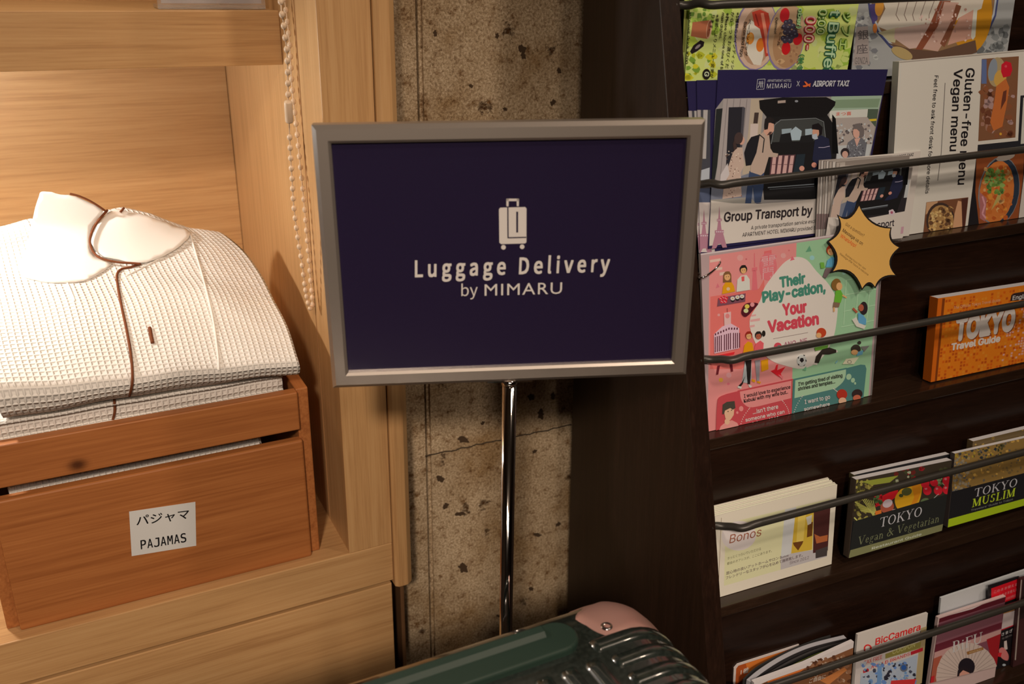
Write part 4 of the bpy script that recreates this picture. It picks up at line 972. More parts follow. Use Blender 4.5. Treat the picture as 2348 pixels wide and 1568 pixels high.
# menu
s = sheet(2, .0165, 4.2); s.body([(2061.7, 141), (2446, 106), (2430, 486), (2038.5, 545)], (186, 164, 146), .009)
s.line([(2062.5, 143), (2446, 108)], 2.4, (142, 122, 108)); s.line([(2066, 146), (2054, 350), (2043, 542)], 1.4, (206, 186, 168))
T1 = (30, 24, 24)
s.text('Gluten-free menu', (2215.5, 156), (2196, 424), (19.4, .2), T1, .020); s.text('Vegan menu', (2188, 158), (2177.5, 347), (19, .2), T1, .020); s.text('Feel free to ask front desk for more details', (2143, 173), (2121.5, 444), (8.6, .2), T1, .010); s.line([(2167, 190), (2158, 352), (2150, 414)], 1.2, (90, 76, 70))
s.poly([(2251.5, 135), (2336, 129), (2328, 315), (2243, 323.5)], (112, 68, 44)); s.blobs(60, (2252, 195, 2325, 315), 9, [(140, 92, 74), (96, 50, 32), (150, 110, 100), (120, 66, 40)], 3); s.poly([(2251, 136), (2262, 136), (2262, 192), (2250, 192)], (84, 88, 116)); s.ell(2285, 165, 20, 34, (150, 120, 84), 6); s.ell(2276, 160, 10, 26, (120, 116, 118), 8); s.ell(2293, 180, 14, 20, (180, 128, 58), 10)
s.poly([(2284, 198), (2306, 180), (2314, 200), (2308, 240), (2298, 290), (2278, 300), (2270, 280), (2280, 230)], (170, 86, 40)); s.poly([(2300, 210), (2308, 206), (2306, 230), (2294, 252), (2296, 232)], (92, 44, 30)); s.poly([(2306, 140), (2318, 144), (2321, 160), (2316, 174), (2300, 178), (2295, 164), (2296, 148)], (176, 24, 36)); s.ell(2306, 152, 3, 3, (210, 70, 76)); s.ell(2294, 307, 3, 3, (220, 150, 50))
s.poly([(2242, 332), (2334.5, 322.6), (2340, 219), (2446, 212), (2440, 340), (2241, 352)], (36, 31, 32)); s.poly([(2346, 224), (2446, 216), (2442, 320), (2340, 330)], (176, 158, 140))
s.poly([(2238.5, 362), (2446, 334), (2432, 490), (2336, 503), (2219, 519.5)], (30, 24, 24)); s.poly([(2238.5, 362), (2348, 349), (2346, 400), (2334, 502), (2244, 514), (2236, 440)], (126, 60, 30))
s.poly([(2348, 398), (2440, 385), (2430, 489), (2335, 502)], (176, 152, 136)); s.ell(2290, 438, 47, 80, (112, 100, 96), 8); s.ell(2291, 438, 45, 77, (40, 44, 52), 8); s.ell(2285, 440, 39, 72, (176, 92, 40), 8); s.blobs(80, (2255, 385, 2318, 500), 6, [(196, 116, 44), (160, 70, 28), (186, 130, 76), (170, 84, 34)], 6); s.poly([(2246, 440), (2262, 455), (2258, 508), (2246, 500)], (150, 84, 78)); s.line([(2252, 450), (2258, 470), (2252, 490), (2260, 500)], 4, (186, 120, 118)); s.poly([(2275, 475), (2290, 440), (2302, 430), (2290, 460), (2272, 482)], (160, 130, 70)); s.blobs(60, (2262, 390, 2302, 445), 6, [(104, 122, 56), (74, 96, 44), (126, 140, 70), (92, 110, 44)], 7); s.ell(2305, 360, 22, 8, (150, 126, 110), -15)
s.poly([(2124, 463.5), (2220, 452), (2212, 525), (2116.7, 535)], (104, 60, 38)); s.poly([(2124, 464), (2150, 461), (2146, 476), (2122, 492)], (170, 120, 84)); s.ell(2156, 506, 33, 42, (60, 40, 32), 0); s.ell(2157, 508, 29, 38, (150, 104, 60)); s.blobs(80, (2132, 476, 2182, 526), 4.5, [(178, 130, 76), (120, 78, 44), (190, 146, 92), (90, 56, 36)], 9); s.poly([(2196, 460), (2204, 462), (2206, 522), (2184, 525), (2188, 490)], (180, 124, 88)); s.poly([(2204, 456), (2219, 453), (2211, 522), (2206, 522)], (70, 36, 28))
s.poly([(2100, 536), (2116, 534), (2112, 545), (2100, 547)], (40, 30, 28)) if False else None
s.done('menu', None, 'thick white gluten-free and vegan menu turned sideways on the second tier', 'menu')
# small leaflets in front of the menu
grp = 'small folded transport leaflets'
def mini(out, off, label, spine, kind):
    s = sheet(2, off, 5.5); s.body(out, spine, .0009)
    (x0, y0), (x1, y1), (x2, y2), (x3, y3) = out
    U = lambda u, v: (x0+(x1-x0)*u*(1-v)+(x3-x0)*v*(1-u)+(x2-x0)*u*v, y0+(y1-y0)*u*(1-v)+(y3-y0)*v*(1-u)+(y2-y0)*u*v)
    if kind == 'front':
        s.poly([(1925, 384), (2094, 372), (2074, 486), (1990, 500), (1902, 500)], (40, 32, 32))
        s.clip = [(1925, 384), (2094, 372), (2074, 486), (1902, 503)]
        vanphoto(s, lambda x, y: (1925+(x-1676)*.655+(y-300)*-.115, 393+(y-281)*.62-(x-1676)*.055), True); s.clip = None
        s.poly([(1899, 498), (1990, 500), (2075, 484), (2068, 546), (1890, 562)], PW); s.text('Group Transport', (1921, 535), (2049.5, 517.5), (1, -15), (42, 32, 36), .018)
        for i in range(5): a = i*1.256; s.ell(2044+4*math.cos(a), 487+4*math.sin(a), 3.6, 3.6, (190, 160, 156))
        s.ell(2044, 487, 3, 3, (150, 70, 84)); s.poly([(2066, 520), (2072, 519), (2070, 535), (2064, 536)], (170, 120, 124))
    elif kind == 'back':
        s.poly([U(.02, .02), U(.98, .02), U(.97, .98), U(.02, .98)], PW); s.text('Powered by', (2009, 363.5), (2032, 360.5), (.6, -3.6), (80, 60, 58), .0); s.poly([(2037, 361), (2043, 360.5), (2040, 356.5), (2043, 356.8), (2047, 360), (2046, 362.5), (2040, 363.5)], (200, 90, 50)); s.text('AIRPORT TAXI', (2049, 363.4), (2094, 357.4), (1.2, -6.6), (36, 28, 28), .02)
    else:
        s.poly([U(0, .01), U(.12, .01), U(.13, .99), U(0, .99)], (176, 154, 140) if kind % 2 else (150, 128, 114)); s.line([U(.045, .02), U(.05, .97)], 1.1, (96, 78, 68)); s.line([U(.09, .1), U(.09, .8)], 1.4, (120, 100, 88)); s.poly([U(.0, .62), U(.03, .62), U(.03, .8), U(.0, .8)], (110, 84, 78))
    return s.done('folded_leaflet', None, label, 'leaflet', grp)
mini([(1928, 363), (2112, 346), (2084, 543), (1890, 564)], .0128, 'small white leaflet whose powered by strip sticks up behind the other small leaflets', PW, 'back')
for k, x in enumerate((1878, 1884, 1890, 1896, 1902, 1910, 1918)):
    mini([(x, 367+k*.7), (x+168, 356), (x+150, 549), (x-9, 566-k*.4)], (.0118-k*.00125), ['leftmost thin folded leaflet of the bundle beside the group transport flyer', 'second folded leaflet from the left in the small transport bundle', 'third folded leaflet from the left in the small transport bundle', 'fourth folded leaflet from the left in the small transport bundle', 'fifth folded leaflet from the left in the small transport bundle', 'sixth folded leaflet from the left in the small transport bundle', 'seventh folded leaflet, last spine before the picture of the small transport bundle'][k], (160, 138, 124) if k % 2 else (120, 100, 88), k)
mini([(1926, 381), (2095, 371), (2070, 545), (1889, 563)], .0030, 'foremost small transport leaflet with a van picture behind the yellow star tag', PW, 'front')
# ---- tier 3: laminated sheets on a ring, star tag, orange guide
def lamin(dx, off, label, full):
    s = sheet(3, off, 6.3)
    o4 = [(1604+dx, 582-dx*.2), (2030+dx*.6, 521), (1999, 911), (1621.5+dx*.2, 1000)]
    if not full:
        s.body(o4, (128, 106, 92) if dx > -3 else (150, 128, 116), .0009); return s.done('laminated_sheet', None, label, 'sheet', 'laminated sheets on the ring')
    s.body(o4, (150, 118, 112), .0009); s.line([(1605, 583.5), (2029, 523)], 3, (176, 150, 142)); s.line([(2027, 523), (1997, 909)], 4, (96, 84, 76))
    s.clip = [(1626.5, 587), (2019, 528), (1991, 912), (1623, 997)]
    PK, GR = (204, 118, 110), (128, 150, 112)
    s.poly([(1600, 580), (1827, 540), (1813, 980), (1600, 1020)], PK); s.poly([(1827, 540), (2040, 500), (2010, 930), (1813, 980)], GR)
    s.poly([(1629, 680), (1740, 662), (1752, 640), (1760, 800), (1700, 846), (1628, 846)], (196, 92, 82)); s.polys([[(1640, 614), (1656, 612), (1656, 618), (1640, 620)], [(1650, 625), (1668, 622), (1668, 629), (1650, 632)], [(1628, 596), (1652, 592), (1652, 598), (1628, 602)]], (206, 160, 140))
    for x, y, r, c in [(1697, 591, 7, (210, 138, 128)), (1796, 586, 6, (210, 140, 130)), (1711, 594, 2, (170, 80, 80)), (1809, 574, 2, (176, 88, 84)), (1648, 722, 3, (214, 140, 130)), (1862, 591, 5.5, (140, 170, 160)), (1935, 626, 4, (150, 176, 150)), (1653, 871, 5, (190, 130, 50)), (1670, 880, 3, (184, 86, 92)), (1671, 860, 6, (214, 140, 136))]: s.ell(x, y, r, r, c)
    s.poly([(1641, 661), (1645, 649), (1650, 658)], (180, 88, 92)); s.poly([(1847, 578), (1856, 563), (1861, 576)], (84, 122, 90))
    # tower and lantern
    s.polys([[(1729, 580), (1730.5, 580), (1731.5, 612), (1728.5, 612)], [(1724, 614), (1736, 612), (1736, 620), (1724, 622)], [(1726, 620), (1734, 620), (1737, 664), (1724, 666)]], (186, 86, 88))
    s.poly([(1752, 576), (1769, 573), (1769, 581), (1752, 584)], (196, 88, 84)); s.ell(1761, 611, 20, 32, (192, 92, 92)); s.text('雷', (1744, 611), (1780, 604), (0, -23), (226, 166, 160), .03); s.text('門', (1746, 638), (1776, 632), (0, -23), (226, 166, 160), .03); s.text('雷', (1744, 611), (1780, 604), (0, -23), (192, 92, 92), -.002); s.text('門', (1746, 638), (1776, 632), (0, -23), (192, 92, 92), -.002)
    # climbing frame
    FR = (164, 180, 140)
    for p_ in ([(1940, 642), (1934, 745)], [(1968, 655), (1960, 745)], [(1994, 665), (1986, 740)], [(1940, 642), (1966, 637)], [(1938, 676), (2014, 662)], [(1934, 714), (2012, 698)], [(1928, 750), (2010, 733)]): s.line(p_, 2, FR)
    WH = (188, 164, 148)
    s.poly(dense([(1742, 690), (1752, 660), (1775, 628), (1800, 600), (1826, 589), (1850, 596), (1872, 622), (1900, 652), (1919, 690), (1918, 735), (1908, 780), (1880, 825), (1840, 845), (1800, 838), (1768, 826), (1740, 800), (1722, 762), (1720, 728)], 4), WH)
    s.poly([(1811, 598), (1816, 587), (1822, 595)], (190, 84, 92)); s.polys([[(1722, 722), (1733, 720), (1733, 724), (1722, 726)], [(1720, 733), (1742, 729), (1742, 735), (1720, 738)], [(1718, 746), (1730, 744), (1730, 749), (1718, 751)]], (200, 136, 128))
    TG, TR = (62, 106, 86), (176, 56, 64)
    s.text('Their', (1787.4, 658.8), (1847, 648), (-1.5, -22), TG, .045); s.text('Play-cation,', (1747.6, 692.8), (1893, 667.5), (-1.5, -22.5), TG, .045); s.text('Your', (1794, 722.5), (1850, 714), (-1.5, -24), TR, .045); s.text('Vacation', (1760, 761.6), (1877.5, 741.8), (-1.5, -24.5), TR, .045)
    s.line([(1772, 776.5), (1852, 762)], 1, (120, 96, 88)); s.ell(1783, 794, 9, 9, (176, 56, 64)); s.ell(1786, 796, 5, 5, (60, 100, 90)); s.text('ANO-NE', (1797, 796), (1850, 785.5), (-.5, -11), (150, 90, 96), .02)
    SK, SK2, HR = (214, 150, 96), (150, 72, 50), (34, 26, 22)
    def person(x, y, r, hair, skin, body, bc, style=0):
        s.poly(body, bc); s.ell(x, y, r*1.15, r*1.3, hair)
        if style == 1: s.poly([(x-r*1.15, y), (x+r*1.15, y), (x+r*1.2, y+r*1.9), (x-r*1.2, y+r*1.9)], hair)
        s.ell(x, y+r*.35, r*.85, r, skin); s.ell(x-r*.3, y+r*.3, .8, .9, HR); s.ell(x+r*.35, y+r*.25, .8, .9, HR)
        s.poly([(x-r*.9, y-r*.2), (x-r*.6, y-r*1.2), (x+r*.6, y-r*1.3), (x+r*1.0, y-r*.1), (x+r*.3, y-r*.5), (x-r*.3, y-r*.35)], hair)
    person(1667, 632, 8, (110, 70, 40), SK, [(1655, 674), (1657, 656), (1664, 645), (1676, 645), (1682, 655), (1685, 668)], (204, 130, 20), 1); s.ell(1669, 662, 4, 4, (220, 170, 130))
    person(1704, 617, 7.5, HR, SK, [(1688, 669), (1690, 641), (1698, 632), (1711, 630), (1718, 640), (1719, 664)], (206, 186, 168)); s.poly([(1699, 634), (1706, 633), (1706, 644), (1700, 645)], (190, 70, 66))
    s.poly([(1646, 683), (1709, 672), (1708, 691), (1644, 702)], (106, 58, 66))
    for x, y in [(1652, 684), (1658, 682), (1664, 684), (1655, 691), (1662, 691)]: s.ell(x, y, 5, 4, (178, 34, 42), -30); s.line([(x-3, y-2), (x+2, y+2)], 1.2, (224, 170, 160))
    for x, y in [(1679, 684), (1690, 681), (1700.5, 679)]: s.ell(x, y+3, 5, 5.5, (36, 26, 26)); s.ell(x, y, 5, 4.4, (206, 186, 170)); s.ell(x, y, 1.8, 1.6, (170, 120, 80))
    s.poly(dense([(1699, 718), (1703, 702), (1714, 694), (1737, 695), (1730, 706), (1710, 726)], 3), (72, 20, 26)); s.ell(1724, 698, 5, 5, (214, 130, 126)); s.ell(1712, 702, 5.5, 5, (206, 170, 70)); s.ell(1709.5, 712, 5.5, 5, (200, 186, 130))
    # building
    s.poly([(1659, 717), (1675, 714), (1675, 744), (1660, 748)], (214, 160, 150)); s.ell(1667, 724, 5, 5.5, (204, 110, 104)); s.line([(1666.5, 706), (1667, 716)], 1, (110, 40, 44))
    s.poly([(1636, 766), (1655, 748), (1675, 741), (1694, 752), (1694, 798), (1637, 810)], (208, 158, 162))
    s.polys([[(1638+k*4.6+(k > 3)*2.5+(k > 7)*2.5, 772-min(k, 7)*1.3), (1640.2+k*4.6+(k > 3)*2.5+(k > 7)*2.5, 771.6-min(k, 7)*1.3), (1640.2+k*4.6+(k > 3)*2.5+(k > 7)*2.5, 807-k), (1638+k*4.6+(k > 3)*2.5+(k > 7)*2.5, 807.5-k)] for k in range(12) if 1638+k*4.6 < 1689], (72, 24, 34))
    s.polys([[(1638+k*6.2, 764-min(k, 5)*2.6), (1641+k*6.2, 763-min(k, 5)*2.6), (1641+k*6.2, 768-min(k, 5)*2.6), (1638+k*6.2, 769-min(k, 5)*2.6)] for k in range(9)], (72, 24, 34)); s.poly([(1639, 815), (1684, 806), (1682, 812), (1642, 820)], (186, 34, 38)); s.polys([[(1644, 838), (1650, 837), (1646, 858), (1641, 859)], [(1673, 832), (1678, 831), (1680, 851), (1675, 852)]], (92, 24, 30))
    # strolling pair
    s.poly([(1708, 822), (1722, 820), (1722, 868), (1716, 878), (1700, 876)], (150, 142, 136)); s.poly([(1700, 876), (1707, 862), (1702, 880), (1694, 890), (1692, 884)], (40, 26, 24)); s.poly([(1707, 826), (1722, 824), (1719, 880), (1713, 880), (1710, 840)], (34, 26, 24)); s.poly([(1730, 826), (1742, 824), (1740, 872), (1734, 873)], (130, 112, 110)); s.poly([(1744, 826), (1760, 822), (1761, 846), (1745, 852)], (204, 128, 20)); s.polys([[(1691, 884), (1700, 886), (1698, 891), (1690, 888)], [(1715, 880), (1723, 884), (1721, 889), (1716, 886)]], (206, 190, 172)); s.polys([[(1723, 868), (1731, 871), (1730, 876), (1723, 874)], [(1735, 873), (1744, 875), (1742, 879), (1735, 877)]], (204, 128, 20))
    person(1716, 768, 7, (130, 34, 22), SK, [(1702, 812), (1706, 790), (1714, 782), (1724, 786), (1728, 806)], (206, 128, 16)); person(1738, 768, 7, HR, SK2, [(1727, 806), (1731, 788), (1742, 780), (1750, 786), (1749, 800)], (196, 76, 78)); s.ell(1750, 764, 4, 7, HR)
    s.poly([(1766, 850), (1776, 846), (1779, 836), (1783, 835), (1781, 848), (1800, 840), (1789, 856), (1794, 868), (1780, 860)], (188, 30, 36)); s.poly([(1783, 858), (1795, 862), (1793, 870)], (204, 100, 100))
    # children
    person(1904, 573, 9, (150, 50, 24), SK, [(1892, 612), (1896, 596), (1906, 588), (1916, 592), (1914, 612)], (96, 150, 170)); s.poly([(1879, 601), (1888, 601), (1890, 614), (1881, 615)], (96, 134, 50)); s.poly([(1892, 614), (1914, 614), (1918, 622), (1900, 626), (1892, 638), (1885, 634)], (98, 76, 72))
    s.poly([(1915, 666), (1926, 664), (1932, 676), (1926, 694), (1911, 692)], (90, 138, 40)); s.poly([(1910, 692), (1925, 694), (1922, 704), (1908, 704)], (112, 82, 62)); s.line([(1930, 676), (1940, 682)], 3.5, SK); s.line([(1911, 704), (1911, 714)], 3.5, SK); s.ell(1916, 652, 11, 14, (112, 74, 34), 10); s.ell(1923, 656, 7, 9, SK)
    s.poly([(1966, 716), (1978, 722), (1985, 732), (1984, 744), (1966, 742)], (100, 150, 176)); s.poly([(1952, 732), (1962, 726), (1968, 740), (1984, 746), (1980, 754), (1962, 748)], (206, 186, 166)); s.line([(1954, 706), (1964, 716)], 5, SK2); s.ell(1979, 706, 9, 15, (42, 30, 30)); s.ell(1973, 705, 6, 8, SK2)
    s.ell(1882, 762, 11, 11, (160, 52, 26)); s.ell(1876, 768, 6, 6, SK)
    s.poly([(1866, 796), (1898, 790), (1896, 798), (1868, 804)], (96, 134, 50)); s.poly([(1884, 800), (1900, 796), (1918, 802), (1915, 808), (1900, 812), (1884, 812), (1876, 832), (1866, 832), (1870, 816)], (44, 34, 28)); s.poly([(1864, 831), (1873, 832), (1872, 836), (1862, 835)], WH); s.poly([(1916, 800), (1920, 806), (1916, 808)], WH)
    s.ell(1837, 826, 11, 13.5, (206, 190, 176)); s.poly([(1834, 820), (1840, 820), (1842, 826), (1837, 831), (1832, 826)], (36, 28, 28)); s.polys([[(1827, 820), (1831, 816), (1830, 822)], [(1840, 812), (1845, 814), (1842, 816)], [(1846, 822), (1848.5, 828), (1845, 828)], [(1828, 832), (1832, 836), (1829, 837)], [(1840, 838), (1845, 834), (1843, 838)]], (36, 28, 28))
    s.ell(1961, 800, 11, 11, (52, 42, 34), 0); s.ell(1969, 785, 4, 4, (52, 42, 34)); s.ell(1958, 807, 8, 6, SK); s.poly([(1966, 806), (1978, 802), (1976, 812), (1962, 816)], (104, 146, 160)); s.poly([(1972, 794), (1992, 792), (1980, 806)], (112, 100, 92)); s.poly([(1938, 822), (1968, 818), (1956, 834), (1930, 834)], (206, 186, 150)); s.ell(1946, 829, 5, 4, (100, 90, 80)); s.ell(1946, 829, 3.6, 2.8, (206, 186, 150)); s.line([(1914, 832), (1919, 826)], 2, (130, 170, 180)); s.poly([(1839, 847), (1847, 839), (1847, 849)], (92, 132, 96))
    # speech panels
    DR, TE = (164, 56, 58), (66, 96, 88)
    s.line([(1690, 896), (1817, 869)], 3, DR); s.line([(1817, 869), (1940, 843)], 2, (70, 104, 84))
    s.poly(dense([(1640, 1000), (1643, 925), (1652, 907), (1690, 896)], 3, False)+[(1816, 869), (1813, 970)], DR); s.poly([(1818, 869), (1940, 843), (1972, 835), (1982, 836), (1985, 845), (1978, 914), (1813, 960)], TE)
    s.poly([(1695, 897), (1813, 872), (1812, 912), (1740, 930)]+dense([(1740, 930), (1718, 933), (1704, 925), (1697, 912), (1695, 897)], 3, False), (196, 112, 104)); s.poly([(1822, 871), (1938, 846)]+dense([(1938, 846), (1937, 862), (1930, 876), (1914, 890)], 3, False)+[(1820, 912)], (138, 152, 118))
    s.ell(1698, 936, 5, 6, (196, 112, 104)); s.ell(1689, 945, 2.6, 3, (196, 112, 104)); s.ell(1944.5, 863, 6, 7, (138, 152, 118), 15); s.ell(1954, 871, 4.5, 5.5, (138, 152, 118), 15); s.ell(1959, 878, 2.4, 3, (138, 152, 118))
    for P_ in ([(1717, 935), (1703, 955), (1695, 978)], [(1792, 917), (1804, 935), (1809, 953)], [(1839, 906), (1825, 928), (1817, 950)], [(1909, 890), (1918, 897)]):
        for q in spline([(*p, 0) for p in P_], 5): s.ell(q.x, q.y, 1.1, 1.1, (206, 176, 160), n=8)
    T1 = (34, 24, 24); T2 = (206, 180, 166)
    s.text('I would love to experience', (1704.5, 911), (1810.6, 889.6), (-.8, -8), T1, .016); s.text('Kabuki with my wife but..', (1704, 922), (1804.8, 901), (-.8, -8), T1, .016); s.text('...isn’t there', (1724.4, 948.4), (1782.4, 935.2), (-.8, -9.5), T2, .016); s.text('someone who can', (1707.5, 965.8), (1796.8, 946), (-.8, -8), T2, .016); s.text('watch our kid for', (1708.6, 978.5), (1793, 959.5), (-.8, -9), T2, .016)
    s.text('I’m getting tired of visiting', (1829, 883.5), (1929.4, 863), (-.6, -8), T1, .016); s.text('shrines and temples...', (1828, 894.5), (1912.8, 877), (-.6, -8), T1, .016); s.text('I want to go', (1843, 925), (1901, 912.6), (-.8, -9), T2, .018); s.text('somewhere', (1841.5, 940.8), (1900.3, 928), (-.8, -7.5), T2, .018)
    s.poly([(1645, 1000), (1650, 976), (1662, 966), (1676, 962), (1688, 968), (1692, 985)], (212, 128, 116)); s.poly([(1656, 934), (1682, 926), (1680, 950), (1672, 962), (1661, 958)], (206, 150, 116)); s.poly([(1654, 948), (1655, 926), (1664, 920), (1682, 918), (1684, 934), (1678, 938), (1672, 934), (1660, 940), (1658, 948)], (62, 52, 42)); s.ell(1667, 942, 1.2, 1.3, HR); s.ell(1675, 939, 1.2, 1.3, HR); s.ell(1665, 965, 6, 7, (206, 150, 116))
    s.ell(1928, 903, 12, 12, (150, 40, 26)); s.ell(1929, 918, 9, 8, (206, 150, 116), -12); s.ell(1963, 902, 12, 11, (48, 32, 30), -10); s.ell(1962, 911, 9, 7, (164, 80, 56), -12)
    s.clip = None
    return s.done('laminated_sheet', None, label, 'sheet', 'laminated sheets on the ring')
lamin(0, .0150, 'pink and green illustrated play and vacation sheet, foremost on the metal ring', True)
lamin(-1.5, .0160, 'second laminated sheet, its edge showing behind the pink and green one', False)
lamin(-2.5, .0171, 'third laminated sheet behind the pink and green one on the ring', False)
lamin(-3.5, .0182, 'rearmost laminated sheet of the ring, next to the rack side', False)
# ring through the corner hole
pc, nc = tier(3, .0150, 6.3); c0 = on(1627, 618, pc, nc); h0 = on(1651, 599, pc, nc)
bm = bmesh.new(); ax1 = (h0-c0); rr_ = ax1.length; ax1.normalize(); n2 = (nc*.80 + cR*-.28 + ax1*.0).normalized(); n2 = (n2-ax1*n2.dot(ax1)).normalized()
tube(bm, [c0+ax1*rr_*math.cos(q)+n2*rr_*.30*math.sin(q) for q in [2*math.pi*i/36 for i in range(36)]], .00085, 8, True)
props(finish('binder_ring', bm, M_chrome, None, None), 'thin metal ring holding the laminated sheets together at their corner', 'ring')
# star shaped tag
s = Sheet(onF(1975, 560, -.0090), nrm_(math.radians(10)))
tips = [((1920.5, 492), (1946, 512)), ((1969.5, 467), (1993, 520)), ((2044.6, 521.5), (2036, 552)), ((2065, 567), (2026, 600)), ((2056, 633), (2020, 632)), ((2007.5, 661), (1994, 640)), ((1977, 665), (1955, 606)), ((1907, 624), (1931, 590)), ((1897.5, 553), (1938, 528))]
def star(k):
    out = []; cx, cy = 1979, 574; n = len(tips)
    for i, (a, m_) in enumerate(tips):
        b = tips[(i+1) % n][0]; A = (cx+(a[0]-cx)*k, cy+(a[1]-cy)*k); B = (cx+(b[0]-cx)*k, cy+(b[1]-cy)*k); k2 = k-(1-k)*.9; Mm = (cx+(m_[0]-cx)*k2, cy+(m_[1]-cy)*k2)
        for j in range(8):
            t_ = j/8; out.append(((1-t_)**2*A[0]+2*t_*(1-t_)*Mm[0]+t_*t_*B[0], (1-t_)**2*A[1]+2*t_*(1-t_)*Mm[1]+t_*t_*B[1]))
    return out
s.body(star(1.0), (30, 22, 20), .0012, False); s.poly(star(.955), (214, 152, 78))
s.text('Got a question?', (1937.5, 516), (1979.5, 543.5), (3.4, -6.2), (70, 40, 26), .0); s.text('Message us on', (1931, 530.5), (1976.5, 562.5), (3.6, -7), (52, 32, 24), .006); s.text('WhatsApp!', (1926, 543), (1961, 567.5), (3.6, -7.2), (204, 74, 30), .006); s.text('Business hours 9am-6pm', (1938, 585), (1984, 619), (2.2, -4), (120, 84, 44), .0); s.text('Message after hours is welcome', (1925, 583), (1990, 632), (2.2, -4), (120, 84, 44), .0)
s.done('star_tag', None, 'yellow star shaped tag with black outline stuck between the leaflets', 'tag')
# orange guide book
RK = RW
def book(out, i, off, lean, t, label, cat, group, spine, draw, cover=(26, 22, 22), pages=(196, 172, 160), name='book'):
    """a paperback: page block, front cover with print; the spine is the strip left of the front"""
    s = sheet(i, off, lean)
    e = empty(name, s.at(*out[3]), label, cat, group)
    pg = Sheet(s.p-s.n*.0004, s.n); pg.rest = s.rest; pg.body(out, pages, t-.0008)
    P = pg.out; o = pg.done('page_block', e)
    s.body(out, cover, .00035); draw(s); s.done('cover', e)
    bk = Sheet(s.p-s.n*t, s.n); bk.rest = s.rest; bk.body(out, cover, .00035); bk.done('back_cover', e)
    # spine
    A, D = s.at(*out[0]), s.at(*out[3]); D += cR*max(0, CN[i]+.002-rl(D)[2]); bm = bmesh.new(); prism(bm, [A, D, D-s.n*t, A-s.n*t], -aR*.0006); finish('spine', bm, s.mat(spine), e, None)
    return e
def guide(s):
    rnd = random.Random(11); s.clip = [(2152, 684), (2440, 640), (2430, 812), (2135, 876)]
    for c in [(214, 112, 24), (180, 74, 14), (230, 130, 36), (160, 62, 14)]:
        L_ = []
        for i in range(40):
            for j in range(26):
                if rnd.random() < .22:
                    x = 2168+i*7.0-j*.75; y = 688+j*7.4-i*1.05; L_.append([(x, y), (x+5, y-.8), (x+4.5, y+4.6), (x-.5, y+5.4)])
        s.polys(L_, c)
    s.poly([(2151, 684), (2167, 684), (2148, 876), (2134, 878)], (176, 78, 16)); s.poly([(2161, 684), (2167, 684), (2148, 876), (2143, 877)], (110, 46, 14))
    L_ = []
    for i in range(12):
        for j in range(20):
            if rnd.random() < .42+.03*(i-6): x = 2318+i*6.2-j*1.1; y = 706+j*6.2-i*1.2; L_.append([(x, y), (x+4.4, y-.7), (x+4, y+3.6), (x-.4, y+4.2)])
    s.polys(L_, (206, 140, 120)); s.clip = None
    for d, c in ((1.6, (110, 48, 20)), (0, (196, 170, 154))): s.text('TOKYO', (2187.5+d, 780+d), (2325+d, 753.5+d), (5, -48), c, .055)
    s.text('Travel Guide', (2180, 803), (2293, 782.4), (1.4, -14.5), (206, 178, 160), .04); s.text('The Official Tokyo Travel Guide', (2186, 709), (2293, 690.8), (.8, -6.6), (206, 150, 112), .0)
    s.poly([(2316, 690), (2319, 676), (2326, 672), (2440, 652), (2436, 680)], (48, 30, 26)); s.text('English', (2321, 688), (2362, 681), (1.2, -9.5), (190, 170, 160), .02)
book([(2152, 684), (2440, 640), (2430, 812), (2135, 876)], 3, .012, 5, .012, 'orange travel guide book with big white lettering on the third tier', 'book', None, (176, 78, 16), guide, (206, 104, 22))
